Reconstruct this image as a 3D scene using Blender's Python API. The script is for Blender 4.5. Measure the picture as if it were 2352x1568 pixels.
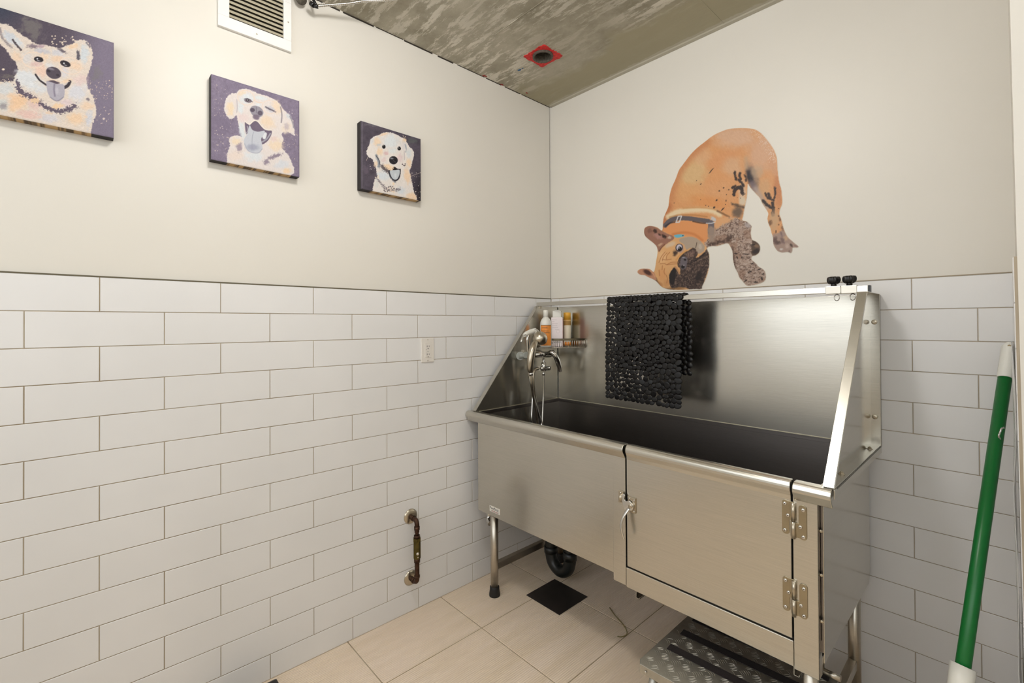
import bpy, bmesh, math, random
import numpy as np
from mathutils import Vector, Matrix
random.seed(7)
for _o in list(bpy.data.objects): bpy.data.objects.remove(_o)
SC = bpy.context.scene
COL = SC.collection
PI = math.pi

# ------------------------------------------------------------------ camera, world, lights, exposure
CAM = (1.8507, -2.0345, 1.2904); ROT = (1.5776, 0.0048, 0.8225); FPX = 1066.2; CX, CY = 1176.0, 736.5
cd = bpy.data.cameras.new('camera'); cam = bpy.data.objects.new('camera', cd); COL.objects.link(cam)
cam.location = CAM; cam.rotation_euler = ROT
cd.sensor_width = 36; cd.lens = 36 * FPX / 2352; cd.shift_y = -(784 - CY) / 2352; cd.clip_start = 0.01
SC.camera = cam
SC.view_settings.view_transform = 'Standard'; SC.view_settings.look = 'None'
SC.view_settings.gamma = 1; SC.view_settings.use_curve_mapping = False
SC.view_settings.exposure = 0.47
W = bpy.data.worlds.new('world'); SC.world = W; W.use_nodes = True
W.node_tree.nodes['Background'].inputs[0].default_value = (.93, .97, 1, 1)
W.node_tree.nodes['Background'].inputs[1].default_value = 1.85
LAMP = (1.04, -1.54, 2.49); LAMP_POWER = 52.0
CEIL = 2.575

# ------------------------------------------------------------------ the solved camera as a measuring tool: pixel + plane -> point
def _rot(a):
    cx, sx, cy, sy, cz, sz = math.cos(a[0]), math.sin(a[0]), math.cos(a[1]), math.sin(a[1]), math.cos(a[2]), math.sin(a[2])
    Rx = np.array([[1, 0, 0], [0, cx, -sx], [0, sx, cx]]); Ry = np.array([[cy, 0, sy], [0, 1, 0], [-sy, 0, cy]]); Rz = np.array([[cz, -sz, 0], [sz, cz, 0], [0, 0, 1]])
    return Rz @ Ry @ Rx
RM = _rot(ROT); C0 = np.array(CAM)
def pix(X):
    c = (np.asarray(X, float) - C0) @ RM
    return np.stack([CX + FPX * c[..., 0] / -c[..., 2], CY - FPX * c[..., 1] / -c[..., 2]], -1)
def at(u, v, ax, c):
    d = RM @ np.array([(u - CX) / FPX, -(v - CY) / FPX, -1.0]); k = 'xyz'.index(ax)
    return Vector(C0 + d * ((c - C0[k]) / d[k]))

# ------------------------------------------------------------------ materials
def lin(c):
    return tuple(((x / 255) / 12.92 if x / 255 <= .04045 else ((x / 255 + .055) / 1.055) ** 2.4) for x in c)
def new_mat(name):
    m = bpy.data.materials.new(name); m.use_nodes = True
    nt = m.node_tree; return m, nt, nt.nodes['Principled BSDF']
def N(nt, t, **kw):
    n = nt.nodes.new(t)
    for k, v in kw.items(): setattr(n, k, v)
    return n
def link(nt, a, b): nt.links.new(a, b)
def coords(nt, sc=(1, 1, 1), rot=(0, 0, 0)):
    g = N(nt, 'ShaderNodeNewGeometry'); mp = N(nt, 'ShaderNodeMapping')
    mp.inputs['Scale'].default_value = sc; mp.inputs['Rotation'].default_value = rot
    link(nt, g.outputs['Position'], mp.inputs[0]); return mp.outputs[0]
def noise(nt, vec, scale=5, detail=4, rough=.55):
    n = N(nt, 'ShaderNodeTexNoise'); n.inputs['Scale'].default_value = scale; n.inputs['Detail'].default_value = detail; n.inputs['Roughness'].default_value = rough
    link(nt, vec, n.inputs['Vector']); return n.outputs['Fac']
def ramp(nt, fac, stops):
    r = N(nt, 'ShaderNodeValToRGB'); el = r.color_ramp.elements
    while len(el) < len(stops): el.new(.5)
    for e, (p, c) in zip(el, stops): e.position = p; e.color = (*c, 1)
    link(nt, fac, r.inputs[0]); return r.outputs[0]
def maprange(nt, fac, a, b, c, d):
    r = N(nt, 'ShaderNodeMapRange'); link(nt, fac, r.inputs[0])
    for i, v in enumerate((a, b, c, d)): r.inputs[i + 1].default_value = v
    return r.outputs[0]
def bump(nt, p, h, strength=.2, dist=.002):
    b = N(nt, 'ShaderNodeBump'); b.inputs['Strength'].default_value = strength; b.inputs['Distance'].default_value = dist
    link(nt, h, b.inputs['Height']); link(nt, b.outputs[0], p.inputs['Normal']); return b
def mix(nt, fac, a, b):
    m = N(nt, 'ShaderNodeMix', data_type='RGBA')
    if isinstance(fac, float): m.inputs[0].default_value = fac
    else: link(nt, fac, m.inputs[0])
    for s, x in ((6, a), (7, b)):
        if isinstance(x, tuple): m.inputs[s].default_value = (*x, 1)
        else: link(nt, x, m.inputs[s])
    return m.outputs[2]
def plain(name, c, rough=.5, metal=0., var=.06, nscale=30, bmp=0., coat=0., spec=.5):
    m, nt, p = new_mat(name); v = coords(nt); n = noise(nt, v, nscale, 3)
    L = lin(c); a = tuple(x * (1 - var) for x in L); b = tuple(min(1, x * (1 + var)) for x in L)
    link(nt, ramp(nt, n, [(.3, a), (.7, b)]), p.inputs['Base Color'])
    p.inputs['Roughness'].default_value = rough; p.inputs['Metallic'].default_value = metal
    p.inputs['Coat Weight'].default_value = coat; p.inputs['Specular IOR Level'].default_value = spec
    if bmp: bump(nt, p, n, bmp, .001)
    return m
def steel(name, rough=.26, aniso=.6, base=(.61, .585, .525), tangent=(0, .05, 1), stretch=(3, 3, 260), smudge=.025):
    m, nt, p = new_mat(name)
    v = coords(nt, stretch); g = noise(nt, v, 4, 3, .6); 
    p.inputs['Metallic'].default_value = 1
    link(nt, ramp(nt, g, [(.35, tuple(x * .94 for x in base)), (.65, tuple(x * 1.05 for x in base))]), p.inputs['Base Color'])
    p.inputs['Roughness'].default_value = rough
    p.inputs['Anisotropic'].default_value = aniso
    cx = N(nt, 'ShaderNodeCombineXYZ')
    for i in range(3): cx.inputs[i].default_value = tangent[i]
    link(nt, cx.outputs[0], p.inputs['Tangent'])
    bump(nt, p, g, .04, .0004)
    return m
M = {}
# wall paint
m, nt, p = new_mat('cream_paint'); v = coords(nt)
link(nt, ramp(nt, noise(nt, v, 1.2, 3), [(.3, (.695, .66, .595)), (.7, (.72, .685, .62))]), p.inputs['Base Color'])
p.inputs['Roughness'].default_value = .42; p.inputs['Specular IOR Level'].default_value = .4
bump(nt, p, noise(nt, v, 180, 2), .10, .0008); M['paint'] = m
m, nt, p = new_mat('white_tile'); v = coords(nt)
link(nt, ramp(nt, noise(nt, v, 2.5, 3), [(.3, (.73, .718, .708)), (.7, (.775, .762, .752))]), p.inputs['Base Color'])
p.inputs['Roughness'].default_value = .36; p.inputs['Specular IOR Level'].default_value = .45
bump(nt, p, noise(nt, v, 7, 2), .06, .004); M['tile'] = m
m, nt, p = new_mat('brown_grout'); v = coords(nt)
link(nt, ramp(nt, noise(nt, v, 3, 4), [(.35, (.26, .19, .10)), (.65, (.42, .35, .25))]), p.inputs['Base Color'])
p.inputs['Roughness'].default_value = .9; M['grout'] = m
M['grout_grey'] = plain('grey_grout', (165, 152, 132), .9, var=.12, nscale=6)
M['trim'] = plain('trim_strip', (96, 88, 66), .5)
M['gap'] = plain('dark_gap', (52, 46, 38), .9)
# floor tile: beige with faint streaks along y and fine ribs
m, nt, p = new_mat('beige_floor_tile')
s1 = noise(nt, coords(nt, (14, 1.6, 1)), 1.0, 4, .6); s2 = noise(nt, coords(nt), 1.3, 2)
c1 = ramp(nt, s1, [(.32, lin((228, 208, 184))), (.68, lin((240, 221, 202)))])
link(nt, mix(nt, maprange(nt, s2, .35, .65, 0., .35), c1, lin((226, 206, 172))), p.inputs['Base Color'])
wv = N(nt, 'ShaderNodeTexWave'); wv.wave_type = 'BANDS'; wv.bands_direction = 'X'; wv.inputs['Scale'].default_value = 38; wv.inputs['Distortion'].default_value = .5; wv.inputs['Detail'].default_value = 1
link(nt, coords(nt), wv.inputs['Vector'])
bump(nt, p, wv.outputs['Fac'], .75, .0016); p.inputs['Roughness'].default_value = .45; p.inputs['Specular IOR Level'].default_value = .4; M['floor'] = m
# concrete ceiling, trowel streaks running along x
m, nt, p = new_mat('raw_concrete')
a = noise(nt, coords(nt, (2.2, 9, 1), (0, 0, .06)), 2.3, 9, .74); b = noise(nt, coords(nt), 4.5, 6, .7); c = noise(nt, coords(nt), 1.1, 2)
base = ramp(nt, b, [(.34, (.27, .245, .18)), (.66, (.45, .415, .33))])
pale = ramp(nt, a, [(.50, (0, 0, 0)), (.555, (1, 1, 1))])
cm = mix(nt, pale, base, (.68, .64, .55)); blot = maprange(nt, c, .42, .58, .0, .85)
m1 = mix(nt, blot, cm, base)
# a smooth olive skim coat along the back wall, pale torn plaster right at the wall
sp = N(nt, 'ShaderNodeSeparateXYZ'); link(nt, coords(nt), sp.inputs[0])
def addn(x, y_, k):
    mm = N(nt, 'ShaderNodeMath', operation='MULTIPLY_ADD'); link(nt, y_, mm.inputs[0]); mm.inputs[1].default_value = k; link(nt, x, mm.inputs[2]); return mm.outputs[0]
yy2 = addn(sp.outputs[1], noise(nt, coords(nt), 2.6, 3, .5), .5)
m1 = mix(nt, maprange(nt, yy2, -.03, .03, 0., .92), m1, (.36, .325, .22))
yy3 = addn(sp.outputs[1], noise(nt, coords(nt), 16, 4, .6), .05)
m1 = mix(nt, maprange(nt, yy3, -.008, -.002, 0., .8), m1, (.46, .43, .35))
link(nt, m1, p.inputs['Base Color']); p.inputs['Roughness'].default_value = .8
bump(nt, p, a, .35, .004); M['concrete'] = m
M['steel'] = steel('brushed_steel')
M['steel_mirror'] = steel('smooth_steel', .17, .45, smudge=.015)
M['steel_dull'] = steel('satin_steel_tube', .32, .3, (.56, .52, .45))
M['steel_shaded'] = steel('shade_toned_steel', .30, .55, (.27, .245, .235))  # tub steel with the shade inside and underneath put into its base colour
M['nickel'] = plain('brushed_nickel', (190, 180, 162), .28, 1.)
M['chrome'] = plain('chrome', (215, 213, 208), .1, 1., var=.02)
M['aluminium'] = plain('tread_aluminium', (186, 183, 174), .46, 1., bmp=.1, nscale=60)
M['dark_band'] = plain('dark_wire_steel', (112, 104, 86), .35, 1.)
M['hinge_steel'] = plain('hinge_steel', (168, 156, 132), .34, 1.)
M['seam'] = plain('weld_seam_steel', (196, 188, 165), .5, .6)
M['rubber'] = plain('black_rubber', (22, 21, 21), .55, bmp=.1)
M['black'] = plain('black_plastic', (20, 19, 19), .32)
M['pvc'] = plain('black_pvc_mat', (15, 13, 13), .42, var=.2, nscale=50, spec=.35)
M['pipe_black'] = plain('black_abs_pipe', (24, 26, 25), .38)
M['white_plastic'] = plain('white_plastic', (228, 225, 216), .35, var=.02)
M['ivory'] = plain('outlet_white', (226, 220, 212), .35, var=.02)
M['slot'] = plain('dark_slot', (40, 34, 28), .6)
M['copper'] = plain('tarnished_copper', (74, 52, 40), .42, .8, var=.35, nscale=60)
M['brass'] = plain('old_brass', (96, 84, 42), .4, .85, var=.25, nscale=50)
M['vent_white'] = plain('vent_white', (232, 230, 226), .4, var=.02)
M['louver'] = plain('louver_cream', (196, 188, 165), .45, var=.05)
M['duct'] = plain('dark_duct', (46, 41, 28), .8, var=.4)
M['red'] = plain('red_firestop', (205, 40, 38), .6, var=.35, nscale=70, bmp=.3)
M['dark_iron'] = plain('sooty_pipe', (84, 78, 68), .7, var=.5, nscale=120, bmp=.3)
M['green'] = plain('green_pole', (8, 108, 44), .35, var=.05)
M['grip'] = plain('white_grip', (232, 230, 222), .45, var=.02)
M['orange'] = plain('orange_label', (240, 150, 60), .5, var=.08)
M['cap_yellow'] = plain('yellow_cap', (240, 178, 60), .4, var=.06)
M['cream_bottle'] = plain('cream_bottle', (225, 214, 190), .4, var=.03)
M['peach_bottle'] = plain('peach_bottle', (240, 195, 120), .4, var=.03)
M['pink_bottle'] = plain('pale_pink_bottle', (234, 222, 222), .35, var=.03)
M['pink_side'] = plain('pink_bottle_side', (205, 150, 145), .4)
M['ink'] = plain('grey_ink', (70, 60, 60), .6)
M['ink_light'] = plain('light_ink', (170, 155, 155), .6)
M['teal'] = plain('teal_ink', (20, 120, 125), .5)
M['drain_cover'] = plain('dark_cover_plate', (44, 38, 36), .42, var=.25, nscale=18)
M['tape'] = plain('black_grip_tape', (26, 18, 18), .85, bmp=.4, nscale=400)
M['cord'] = plain('grey_cord', (125, 112, 70), .5)
M['label_white'] = plain('name_plate_white', (228, 224, 216), .4)
M['label_ink'] = plain('name_plate_ink', (40, 40, 44), .5)
M['label_red'] = plain('name_plate_red', (170, 50, 40), .5)
m, nt, p = new_mat('clear_plastic_sheet'); p.inputs['Base Color'].default_value = (.93, .92, .9, 1); p.inputs['Roughness'].default_value = .2
p.inputs['Alpha'].default_value = .5
bump(nt, p, noise(nt, coords(nt), 14, 2), .3, .01); M['sheet'] = m
m, nt, p = new_mat('lamp_glow'); p.inputs['Base Color'].default_value = (.9, .88, .84, 1)
p.inputs['Emission Color'].default_value = (1.0, .985, .965, 1); p.inputs['Emission Strength'].default_value = LAMP_POWER; M['glow'] = m
def print_mat(name, rough):
    m, nt, p = new_mat(name); a = N(nt, 'ShaderNodeAttribute', attribute_name='Ink'); link(nt, a.outputs['Color'], p.inputs['Base Color'])
    p.inputs['Roughness'].default_value = rough; p.inputs['Specular IOR Level'].default_value = .3
    bump(nt, p, noise(nt, coords(nt), 900, 1), .05, .0003); return m
M['canvas_ink'] = print_mat('printed_canvas', .6); M['decal_ink'] = print_mat('printed_vinyl', .38)

# ------------------------------------------------------------------ mesh builder
class MB:
    def __init__(s): s.v = []; s.f = []; s.m = []; s.sm = []
    def add(s, vs, fs, mi=0, smooth=False):
        b = len(s.v); s.v += [tuple(x) for x in vs]
        for f in fs: s.f.append([b + i for i in f]); s.m.append(mi); s.sm.append(smooth)
    def box(s, a, b, mi=0):
        x0, y0, z0 = [min(p, q) for p, q in zip(a, b)]; x1, y1, z1 = [max(p, q) for p, q in zip(a, b)]
        s.add([(x0, y0, z0), (x1, y0, z0), (x1, y1, z0), (x0, y1, z0), (x0, y0, z1), (x1, y0, z1), (x1, y1, z1), (x0, y1, z1)],
              [(3, 2, 1, 0), (4, 5, 6, 7), (0, 1, 5, 4), (1, 2, 6, 5), (2, 3, 7, 6), (3, 0, 4, 7)], mi)
    def bbox(s, a, b, c, mi=0):
        """box with all edges chamfered by c"""
        bm = bmesh.new(); x = [(min(p, q), max(p, q)) for p, q in zip(a, b)]
        vs = [bm.verts.new((x[0][i], x[1][j], x[2][k])) for i in (0, 1) for j in (0, 1) for k in (0, 1)]
        for f in [(0, 1, 3, 2), (4, 6, 7, 5), (0, 4, 5, 1), (2, 3, 7, 6), (0, 2, 6, 4), (1, 5, 7, 3)]: bm.faces.new([vs[i] for i in f])
        bmesh.ops.bevel(bm, geom=bm.edges[:], offset=c, segments=2, profile=.6, affect='EDGES')
        s.frombm(bm, mi)
    def frombm(s, bm, mi=0, smooth=False):
        bm.verts.index_update(); s.add([v.co[:] for v in bm.verts], [[v.index for v in f.verts] for f in bm.faces], mi, smooth); bm.free()
    def prism(s, poly, ax, a, b, mi=0):
        """polygon (2D, the two other axes in order) extruded along ax from a to b"""
        def P(q, h):
            return {'x': (h, q[0], q[1]), 'y': (q[0], h, q[1]), 'z': (q[0], q[1], h)}[ax]
        n = len(poly); vs = [P(q, a) for q in poly] + [P(q, b) for q in poly]
        s.add(vs, [list(range(n))[::-1], list(range(n, 2 * n))] + [(i, (i + 1) % n, n + (i + 1) % n, n + i) for i in range(n)], mi)
    def quadbox(s, pts, n, t, mi=0):
        """flat polygon given in 3D, thickened by t along n"""
        n = Vector(n).normalized() * t; k = len(pts); vs = [Vector(p) for p in pts] + [Vector(p) + n for p in pts]
        s.add(vs, [list(range(k))[::-1], list(range(k, 2 * k))] + [(i, (i + 1) % k, k + (i + 1) % k, k + i) for i in range(k)], mi)
    def tube(s, path, r, seg=14, mi=0, cap=True, sx=1., smooth=True):
        P = [Vector(p) for p in path]; n = len(P); R = r if hasattr(r, '__len__') else [r] * n
        T = [(P[min(i + 1, n - 1)] - P[max(i - 1, 0)]).normalized() for i in range(n)]
        up = Vector((0, 0, 1)) if abs(T[0].z) < .9 else Vector((1, 0, 0)); u = T[0].cross(up).normalized(); vs = []
        for i in range(n):
            u = (u - T[i] * u.dot(T[i])).normalized(); w = T[i].cross(u)
            for k in range(seg):
                a = 2 * PI * k / seg; vs.append(P[i] + (u * math.cos(a) + w * math.sin(a) * sx) * R[i])
        fs = [(i * seg + k, i * seg + (k + 1) % seg, (i + 1) * seg + (k + 1) % seg, (i + 1) * seg + k) for i in range(n - 1) for k in range(seg)]
        s.add(vs, fs, mi, smooth)
        if cap:
            b = len(s.v) - n * seg
            s.f.append([b + k for k in range(seg)][::-1]); s.m.append(mi); s.sm.append(False)
            s.f.append([b + (n - 1) * seg + k for k in range(seg)]); s.m.append(mi); s.sm.append(False)
    def lathe(s, prof, o, axis=(0, 0, 1), seg=24, mi=0, smooth=True, sx=1., cap=True):
        """profile [(r,h)] turned round an axis through o"""
        a = Vector(axis).normalized(); up = Vector((0, 0, 1)) if abs(a.z) < .9 else Vector((1, 0, 0)); u = a.cross(up).normalized(); w = a.cross(u); o = Vector(o)
        vs = [o + a * h + (u * math.cos(2 * PI * k / seg) * sx + w * math.sin(2 * PI * k / seg)) * r for r, h in prof for k in range(seg)]
        s.add(vs, [(i * seg + k, i * seg + (k + 1) % seg, (i + 1) * seg + (k + 1) % seg, (i + 1) * seg + k) for i in range(len(prof) - 1) for k in range(seg)], mi, smooth)
        if not cap: return
        b = len(s.v) - len(vs)
        s.f.append([b + k for k in range(seg)]); s.m.append(mi); s.sm.append(False)
        s.f.append([b + (len(prof) - 1) * seg + k for k in range(seg)][::-1]); s.m.append(mi); s.sm.append(False)
    def ell(s, c, r, rotm=None, seg=14, rings=8, mi=0):
        vs = []; c = Vector(c)
        for i in range(rings + 1):
            t = PI * i / rings
            for k in range(seg):
                a = 2 * PI * k / seg; q = Vector((r[0] * math.sin(t) * math.cos(a), r[1] * math.sin(t) * math.sin(a), r[2] * math.cos(t)))
                vs.append(c + (rotm @ q if rotm else q))
        s.add(vs, [(i * seg + k, (i + 1) * seg + k, (i + 1) * seg + (k + 1) % seg, i * seg + (k + 1) % seg) for i in range(rings) for k in range(seg)], mi, True)
def spline(pts, n=8, closed=False):
    P = [Vector(p) if len(p) == 3 else Vector((p[0], p[1], 0)) for p in pts]; k = len(P); out = []
    rng = range(k) if closed else range(k - 1)
    for i in rng:
        g = (lambda j: P[j % k]) if closed else (lambda j: P[max(0, min(k - 1, j))])
        a, b, c, d = g(i - 1), g(i), g(i + 1), g(i + 2)
        for t in range(n):
            t /= n; out.append(.5 * ((2 * b) + (c - a) * t + (2 * a - 5 * b + 4 * c - d) * t * t + (3 * b - a - 3 * c + d) * t ** 3))
    if not closed: out.append(P[-1])
    return out
def tag(o, label=None, cat=None, group=None, kind=None):
    for k, v in (('label', label), ('category', cat), ('group', group), ('kind', kind)):
        if v: o[k] = v
    return o
ORG = {}
def empty(name, loc, label, cat, group=None):
    o = bpy.data.objects.new(name, None); o.empty_display_size = .02; COL.objects.link(o); o.location = loc; ORG[o] = Vector(loc); return tag(o, label, cat, group)
def obj(name, mb, mats, parent=None, bevel=0., seg=2, weld=True):
    mats = mats if isinstance(mats, (list, tuple)) else [mats]
    if parent is not None: org = ORG[parent]
    else:
        xs, ys, zs = zip(*mb.v); org = Vector(((min(xs) + max(xs)) / 2, (min(ys) + max(ys)) / 2, min(zs)))
    me = bpy.data.meshes.new(name); me.from_pydata([(x - org.x, y - org.y, z - org.z) for x, y, z in mb.v], [], mb.f)
    for m in mats: me.materials.append(M[m] if isinstance(m, str) else m)
    me.polygons.foreach_set('material_index', mb.m); me.polygons.foreach_set('use_smooth', mb.sm); me.update()
    o = bpy.data.objects.new(name, me); COL.objects.link(o); ORG[o] = org
    if parent is not None: o.parent = parent
    else: o.location = org
    if bevel:
        b = o.modifiers.new('bevel', 'BEVEL'); b.width = bevel; b.segments = seg; b.limit_method = 'ANGLE'; b.angle_limit = math.radians(40)
    return o
def fixn(o):
    bm = bmesh.new(); bm.from_mesh(o.data); bmesh.ops.recalc_face_normals(bm, faces=bm.faces); bm.to_mesh(o.data); bm.free(); return o

# ================================================================== THE ROOM
RP = .1036; HP = .1557; ZT = 1.4363; XR0 = 1.6232; YK0 = .281
XW, YN = 2.9, -3.4
def tilt_x(z): return 1.8690 - .0113 * z
def tiles(mb, U, uj, zrow0, flip, mi=1, t=.006):
    """running bond of bevelled tiles. U=(u0,u1) wall extent; uj(row)-> sorted joints; flip(u,h,z)->3D"""
    g = .0011; c = .0012
    r = 0; zt = ZT
    while zt > .004:
        zb = max(0.0, ZT - (r + 1) * RP); js = [U[0]] + [j for j in uj(r) if U[0] + .004 < j < U[1] - .004] + [U[1]]
        for a, b in zip(js[:-1], js[1:]):
            d = random.uniform(-.0003, .0003)
            u0, u1, z0, z1 = a + g, b - g, zb + g, zt - g
            vs = [flip(u0, 0, z0), flip(u1, 0, z0), flip(u1, 0, z1), flip(u0, 0, z1),
                  flip(u0, t - c, z0), flip(u1, t - c, z0), flip(u1, t - c, z1), flip(u0, t - c, z1),
                  flip(u0 + c, t + d, z0 + c), flip(u1 - c, t - d * .5, z0 + c), flip(u1 - c, t + d * .4, z1 - c), flip(u0 + c, t - d * .4, z1 - c)]
            mb.add(vs, [(0, 1, 5, 4), (1, 2, 6, 5), (2, 3, 7, 6), (3, 0, 4, 7), (4, 5, 9, 8), (5, 6, 10, 9), (6, 7, 11, 10), (7, 4, 8, 11), (8, 9, 10, 11)], mi)
        r += 1; zt = ZT - r * RP
# left wall: plane x=0 is the tile face
wl = MB(); wl.box((-.12, YN, 0), (-.007, 0, CEIL), 0)
wl.box((-.007, YN, 0), (-.0018, 0, ZT), 2)
def uj_left(r): return sorted([-(YK0 + k * HP) for k in range(-1, 30) if (k % 2 == 1) == (r % 2 == 0)])
tiles(wl, (YN, -.001), uj_left, ZT, lambda u, h, z: (h - .006, u, z))
tag(fixn(obj('wall_left', wl, ['paint', 'tile', 'grout'])), kind='structure')
wb = MB(); wb.box((-.12, .007, 0), (2.0, .12, CEIL), 0); wb.box((-.007, .0018, 0), (2.0, .007, ZT), 2)
def uj_back(r): return sorted([XR0 + k * HP for k in range(-14, 4) if (k % 2 == 0) == (r % 2 == 0)])
tiles(wb, (.001, 1.866), uj_back, ZT, lambda u, h, z: (u, .006 - h, z))
tag(fixn(obj('wall_back', wb, ['paint', 'tile', 'grout_grey'])), kind='structure')
# right wall, a little out of plumb, ends at y=-0.8 where the room widens
wr = MB(); YE = -.50
def sl(x0, x1, y0, y1, z0, z1, mi):
    wr.add([(tilt_x(z0) + x0, y0, z0), (x1, y0, z0), (x1, y1, z0), (tilt_x(z0) + x0, y1, z0), (tilt_x(z1) + x0, y0, z1), (x1, y0, z1), (x1, y1, z1), (tilt_x(z1) + x0, y1, z1)],
           [(3, 2, 1, 0), (4, 5, 6, 7), (0, 1, 5, 4), (1, 2, 6, 5), (2, 3, 7, 6), (3, 0, 4, 7)], mi)
sl(.007, XW, YE, .1, 0, CEIL, 0); sl(.0018, 1.95, YE + .001, 0, 0, ZT, 2)
tiles(wr, (YE + .001, -.001), lambda r: [-.11 - k * HP * 2 - (HP if r % 2 else 0) for k in (1, 0)], ZT, lambda u, h, z: (tilt_x(z) + .006 - h, u, z))
tag(fixn(obj('wall_right', wr, ['paint', 'tile', 'grout_grey'])), kind='structure')
# edge strips at the top of the tiling, and the dark gap under the ceiling
w = MB(); w.box((XW, YN, 0), (XW + .1, .0, 2.0)); tag(obj('light_block_right', w, 'paint'), kind='structure')  # unseen part-height wall, added to cut light from the right
w = MB(); w.box((-.1, YN - .1, 0), (XW + .1, YN, 1.15)); tag(obj('light_block_front', w, 'paint'), kind='structure')  # unseen low wall added behind the camera to block low-angle light
w = MB(); w.box((-.007, YN, ZT), (.0005, 0, ZT + .0035)); tag(obj('trim_1', w, 'trim'), kind='structure')
w = MB(); w.box((0, -.0005, ZT), (1.852, .007, ZT + .003)); tag(obj('trim_2', w, 'grout_grey'), kind='structure')
w = MB()
y = 0.
while y > -1.9:
    l = random.uniform(.05, .3)
    w.box((-.007, y - l, CEIL - random.choice((.004, .006, .003))), (-.0055, y, CEIL)); y -= l + random.uniform(.0, .03)
tag(obj('trim_3', w, 'gap'), kind='structure')
w = MB(); x = 0.
while x < 1.8:
    l = random.uniform(.1, .3)
    w.box((x, .0055, CEIL - .0035), (x + l, .007, CEIL)); x += l + random.uniform(.0, .05)
tag(obj('trim_4', w, 'gap'), kind='structure')
# floor: 45 cm tiles on grout
fl = MB(); fl.box((-.1, YN, -.1), (XW, .1, -.0015), 1)
xs = [-.142 + .448 * k for k in range(0, 8)]; ys = [.122 - .453 * k for k in range(0, 9)]
for i in range(len(xs) - 1):
    for j in range(len(ys) - 1):
        a, b = max(xs[i], -.006) + .0021, min(xs[i + 1], XW) - .0021; c, d = max(ys[j + 1], YN) + .0021, min(ys[j], .006) - .0021
        if b - a < .02 or d - c < .02: continue
        e = .0012
        fl.add([(a, c, -.006), (b, c, -.006), (b, d, -.006), (a, d, -.006), (a, c, -e), (b, c, -e), (b, d, -e), (a, d, -e), (a + e, c + e, 0), (b - e, c + e, 0), (b - e, d - e, 0), (a + e, d - e, 0)],
               [(0, 1, 5, 4), (1, 2, 6, 5), (2, 3, 7, 6), (3, 0, 4, 7), (4, 5, 9, 8), (5, 6, 10, 9), (6, 7, 11, 10), (7, 4, 8, 11), (8, 9, 10, 11)], 0)
tag(fixn(obj('floor', fl, ['floor', 'grout'])), kind='structure')
# ceiling with the round sleeve hole
HX, HY, HR = .335, -.418, .043
ce = MB(); q = .09
for a, b in (((-.1, YN), (HX - q, .1)), ((HX + q, YN), (XW, .1)), ((HX - q, YN), (HX + q, HY - q)), ((HX - q, HY + q), (HX + q, .1))):
    ce.add([(a[0], a[1], CEIL), (b[0], a[1], CEIL), (b[0], b[1], CEIL), (a[0], b[1], CEIL)], [(3, 2, 1, 0)])
ns = 32; ring = []; sq = []
for k in range(ns):
    t = 2 * PI * k / ns; c, s_ = math.cos(t), math.sin(t); f = q / max(abs(c), abs(s_))
    ring.append((HX + HR * c, HY + HR * s_, CEIL)); sq.append((HX + f * c, HY + f * s_, CEIL))
ce.add(ring + sq, [(k, (k + 1) % ns, ns + (k + 1) % ns, ns + k) for k in range(ns)])
ce.box((-.1, YN, CEIL + .20), (XW, .1, CEIL + .22))
# a plaster-thin ridge along the back wall and the raised form-board seams
ce.prism([(.006, CEIL), (-.016, CEIL), (-.010, CEIL - .0035), (.006, CEIL - .006)], 'x', .01, 1.84)
ce.box((.30, -.690, CEIL - .0012), (1.019, -.688, CEIL)); ce.box((1.019, -.70, CEIL - .0012), (1.021, -.01, CEIL))
tag(obj('ceiling', ce, 'concrete'), kind='structure')

# ceiling lamp (just above the frame)
t = empty('ceiling_light', (LAMP[0], LAMP[1], CEIL), 'round opal dome light on the concrete ceiling above the camera', 'lamp')
b = MB(); b.lathe([(.07, -.034), (.075, -.02), (.075, 0)], (LAMP[0], LAMP[1], CEIL)); obj('base', b, 'white_plastic', t)
b = MB(); b.lathe([(.002, -.185), (.05, -.178), (.086, -.155), (.104, -.122), (.108, -.095), (.102, -.065), (.086, -.042), (.07, -.032)], (LAMP[0], LAMP[1], CEIL), seg=32); fixn(obj('dome', b, 'glow', t))

# red square collar with pipe sleeve
t = empty('ceiling_pipe_sleeve', (HX, HY, CEIL), 'open black pipe sleeve in a ragged red square collar set in the concrete ceiling', 'pipe sleeve')
b = MB(); outer = []; n = 48
for k in range(n):
    a = 2 * PI * k / n; f = .071 / max(abs(math.cos(a)), abs(math.sin(a))) * random.uniform(.9, 1.02)
    f = min(f, .094); outer.append((HX - .006 + f * math.cos(a), HY + .008 + f * math.sin(a)))
inn = [(HX + .047 * math.cos(2 * PI * k / n), HY + .047 * math.sin(2 * PI * k / n)) for k in range(n)]
z0, z1 = CEIL - .0022, CEIL + .0005
b.add([(x, y, z0) for x, y in outer] + [(x, y, z0 - .001) for x, y in inn] + [(x, y, z1) for x, y in outer], [(k, n + k, n + (k + 1) % n, (k + 1) % n) for k in range(n)] + [(k, (k + 1) % n, 2 * n + (k + 1) % n, 2 * n + k) for k in range(n)])
obj('collar', b, 'red', t)
b = MB(); b.lathe([(.049, -.012), (.0495, .004), (.043, .005), (.0425, .16), (.0395, .16), (.0395, -.010), (.043, -.0135), (.049, -.012)], (HX, HY, CEIL), seg=36, cap=False); fixn(obj('sleeve', b, 'dark_iron', t))
b = MB(); b.lathe([(.0394, .05), (.036, .052), (.036, .058), (.0394, .06)], (HX, HY, CEIL), seg=30, cap=False); obj('inner_ring', b, 'rubber', t)
b = MB(); b.lathe([(.039, .155), (.001, .156)], (HX, HY, CEIL), seg=24); obj('end_plate', b, 'rubber', t)
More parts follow.
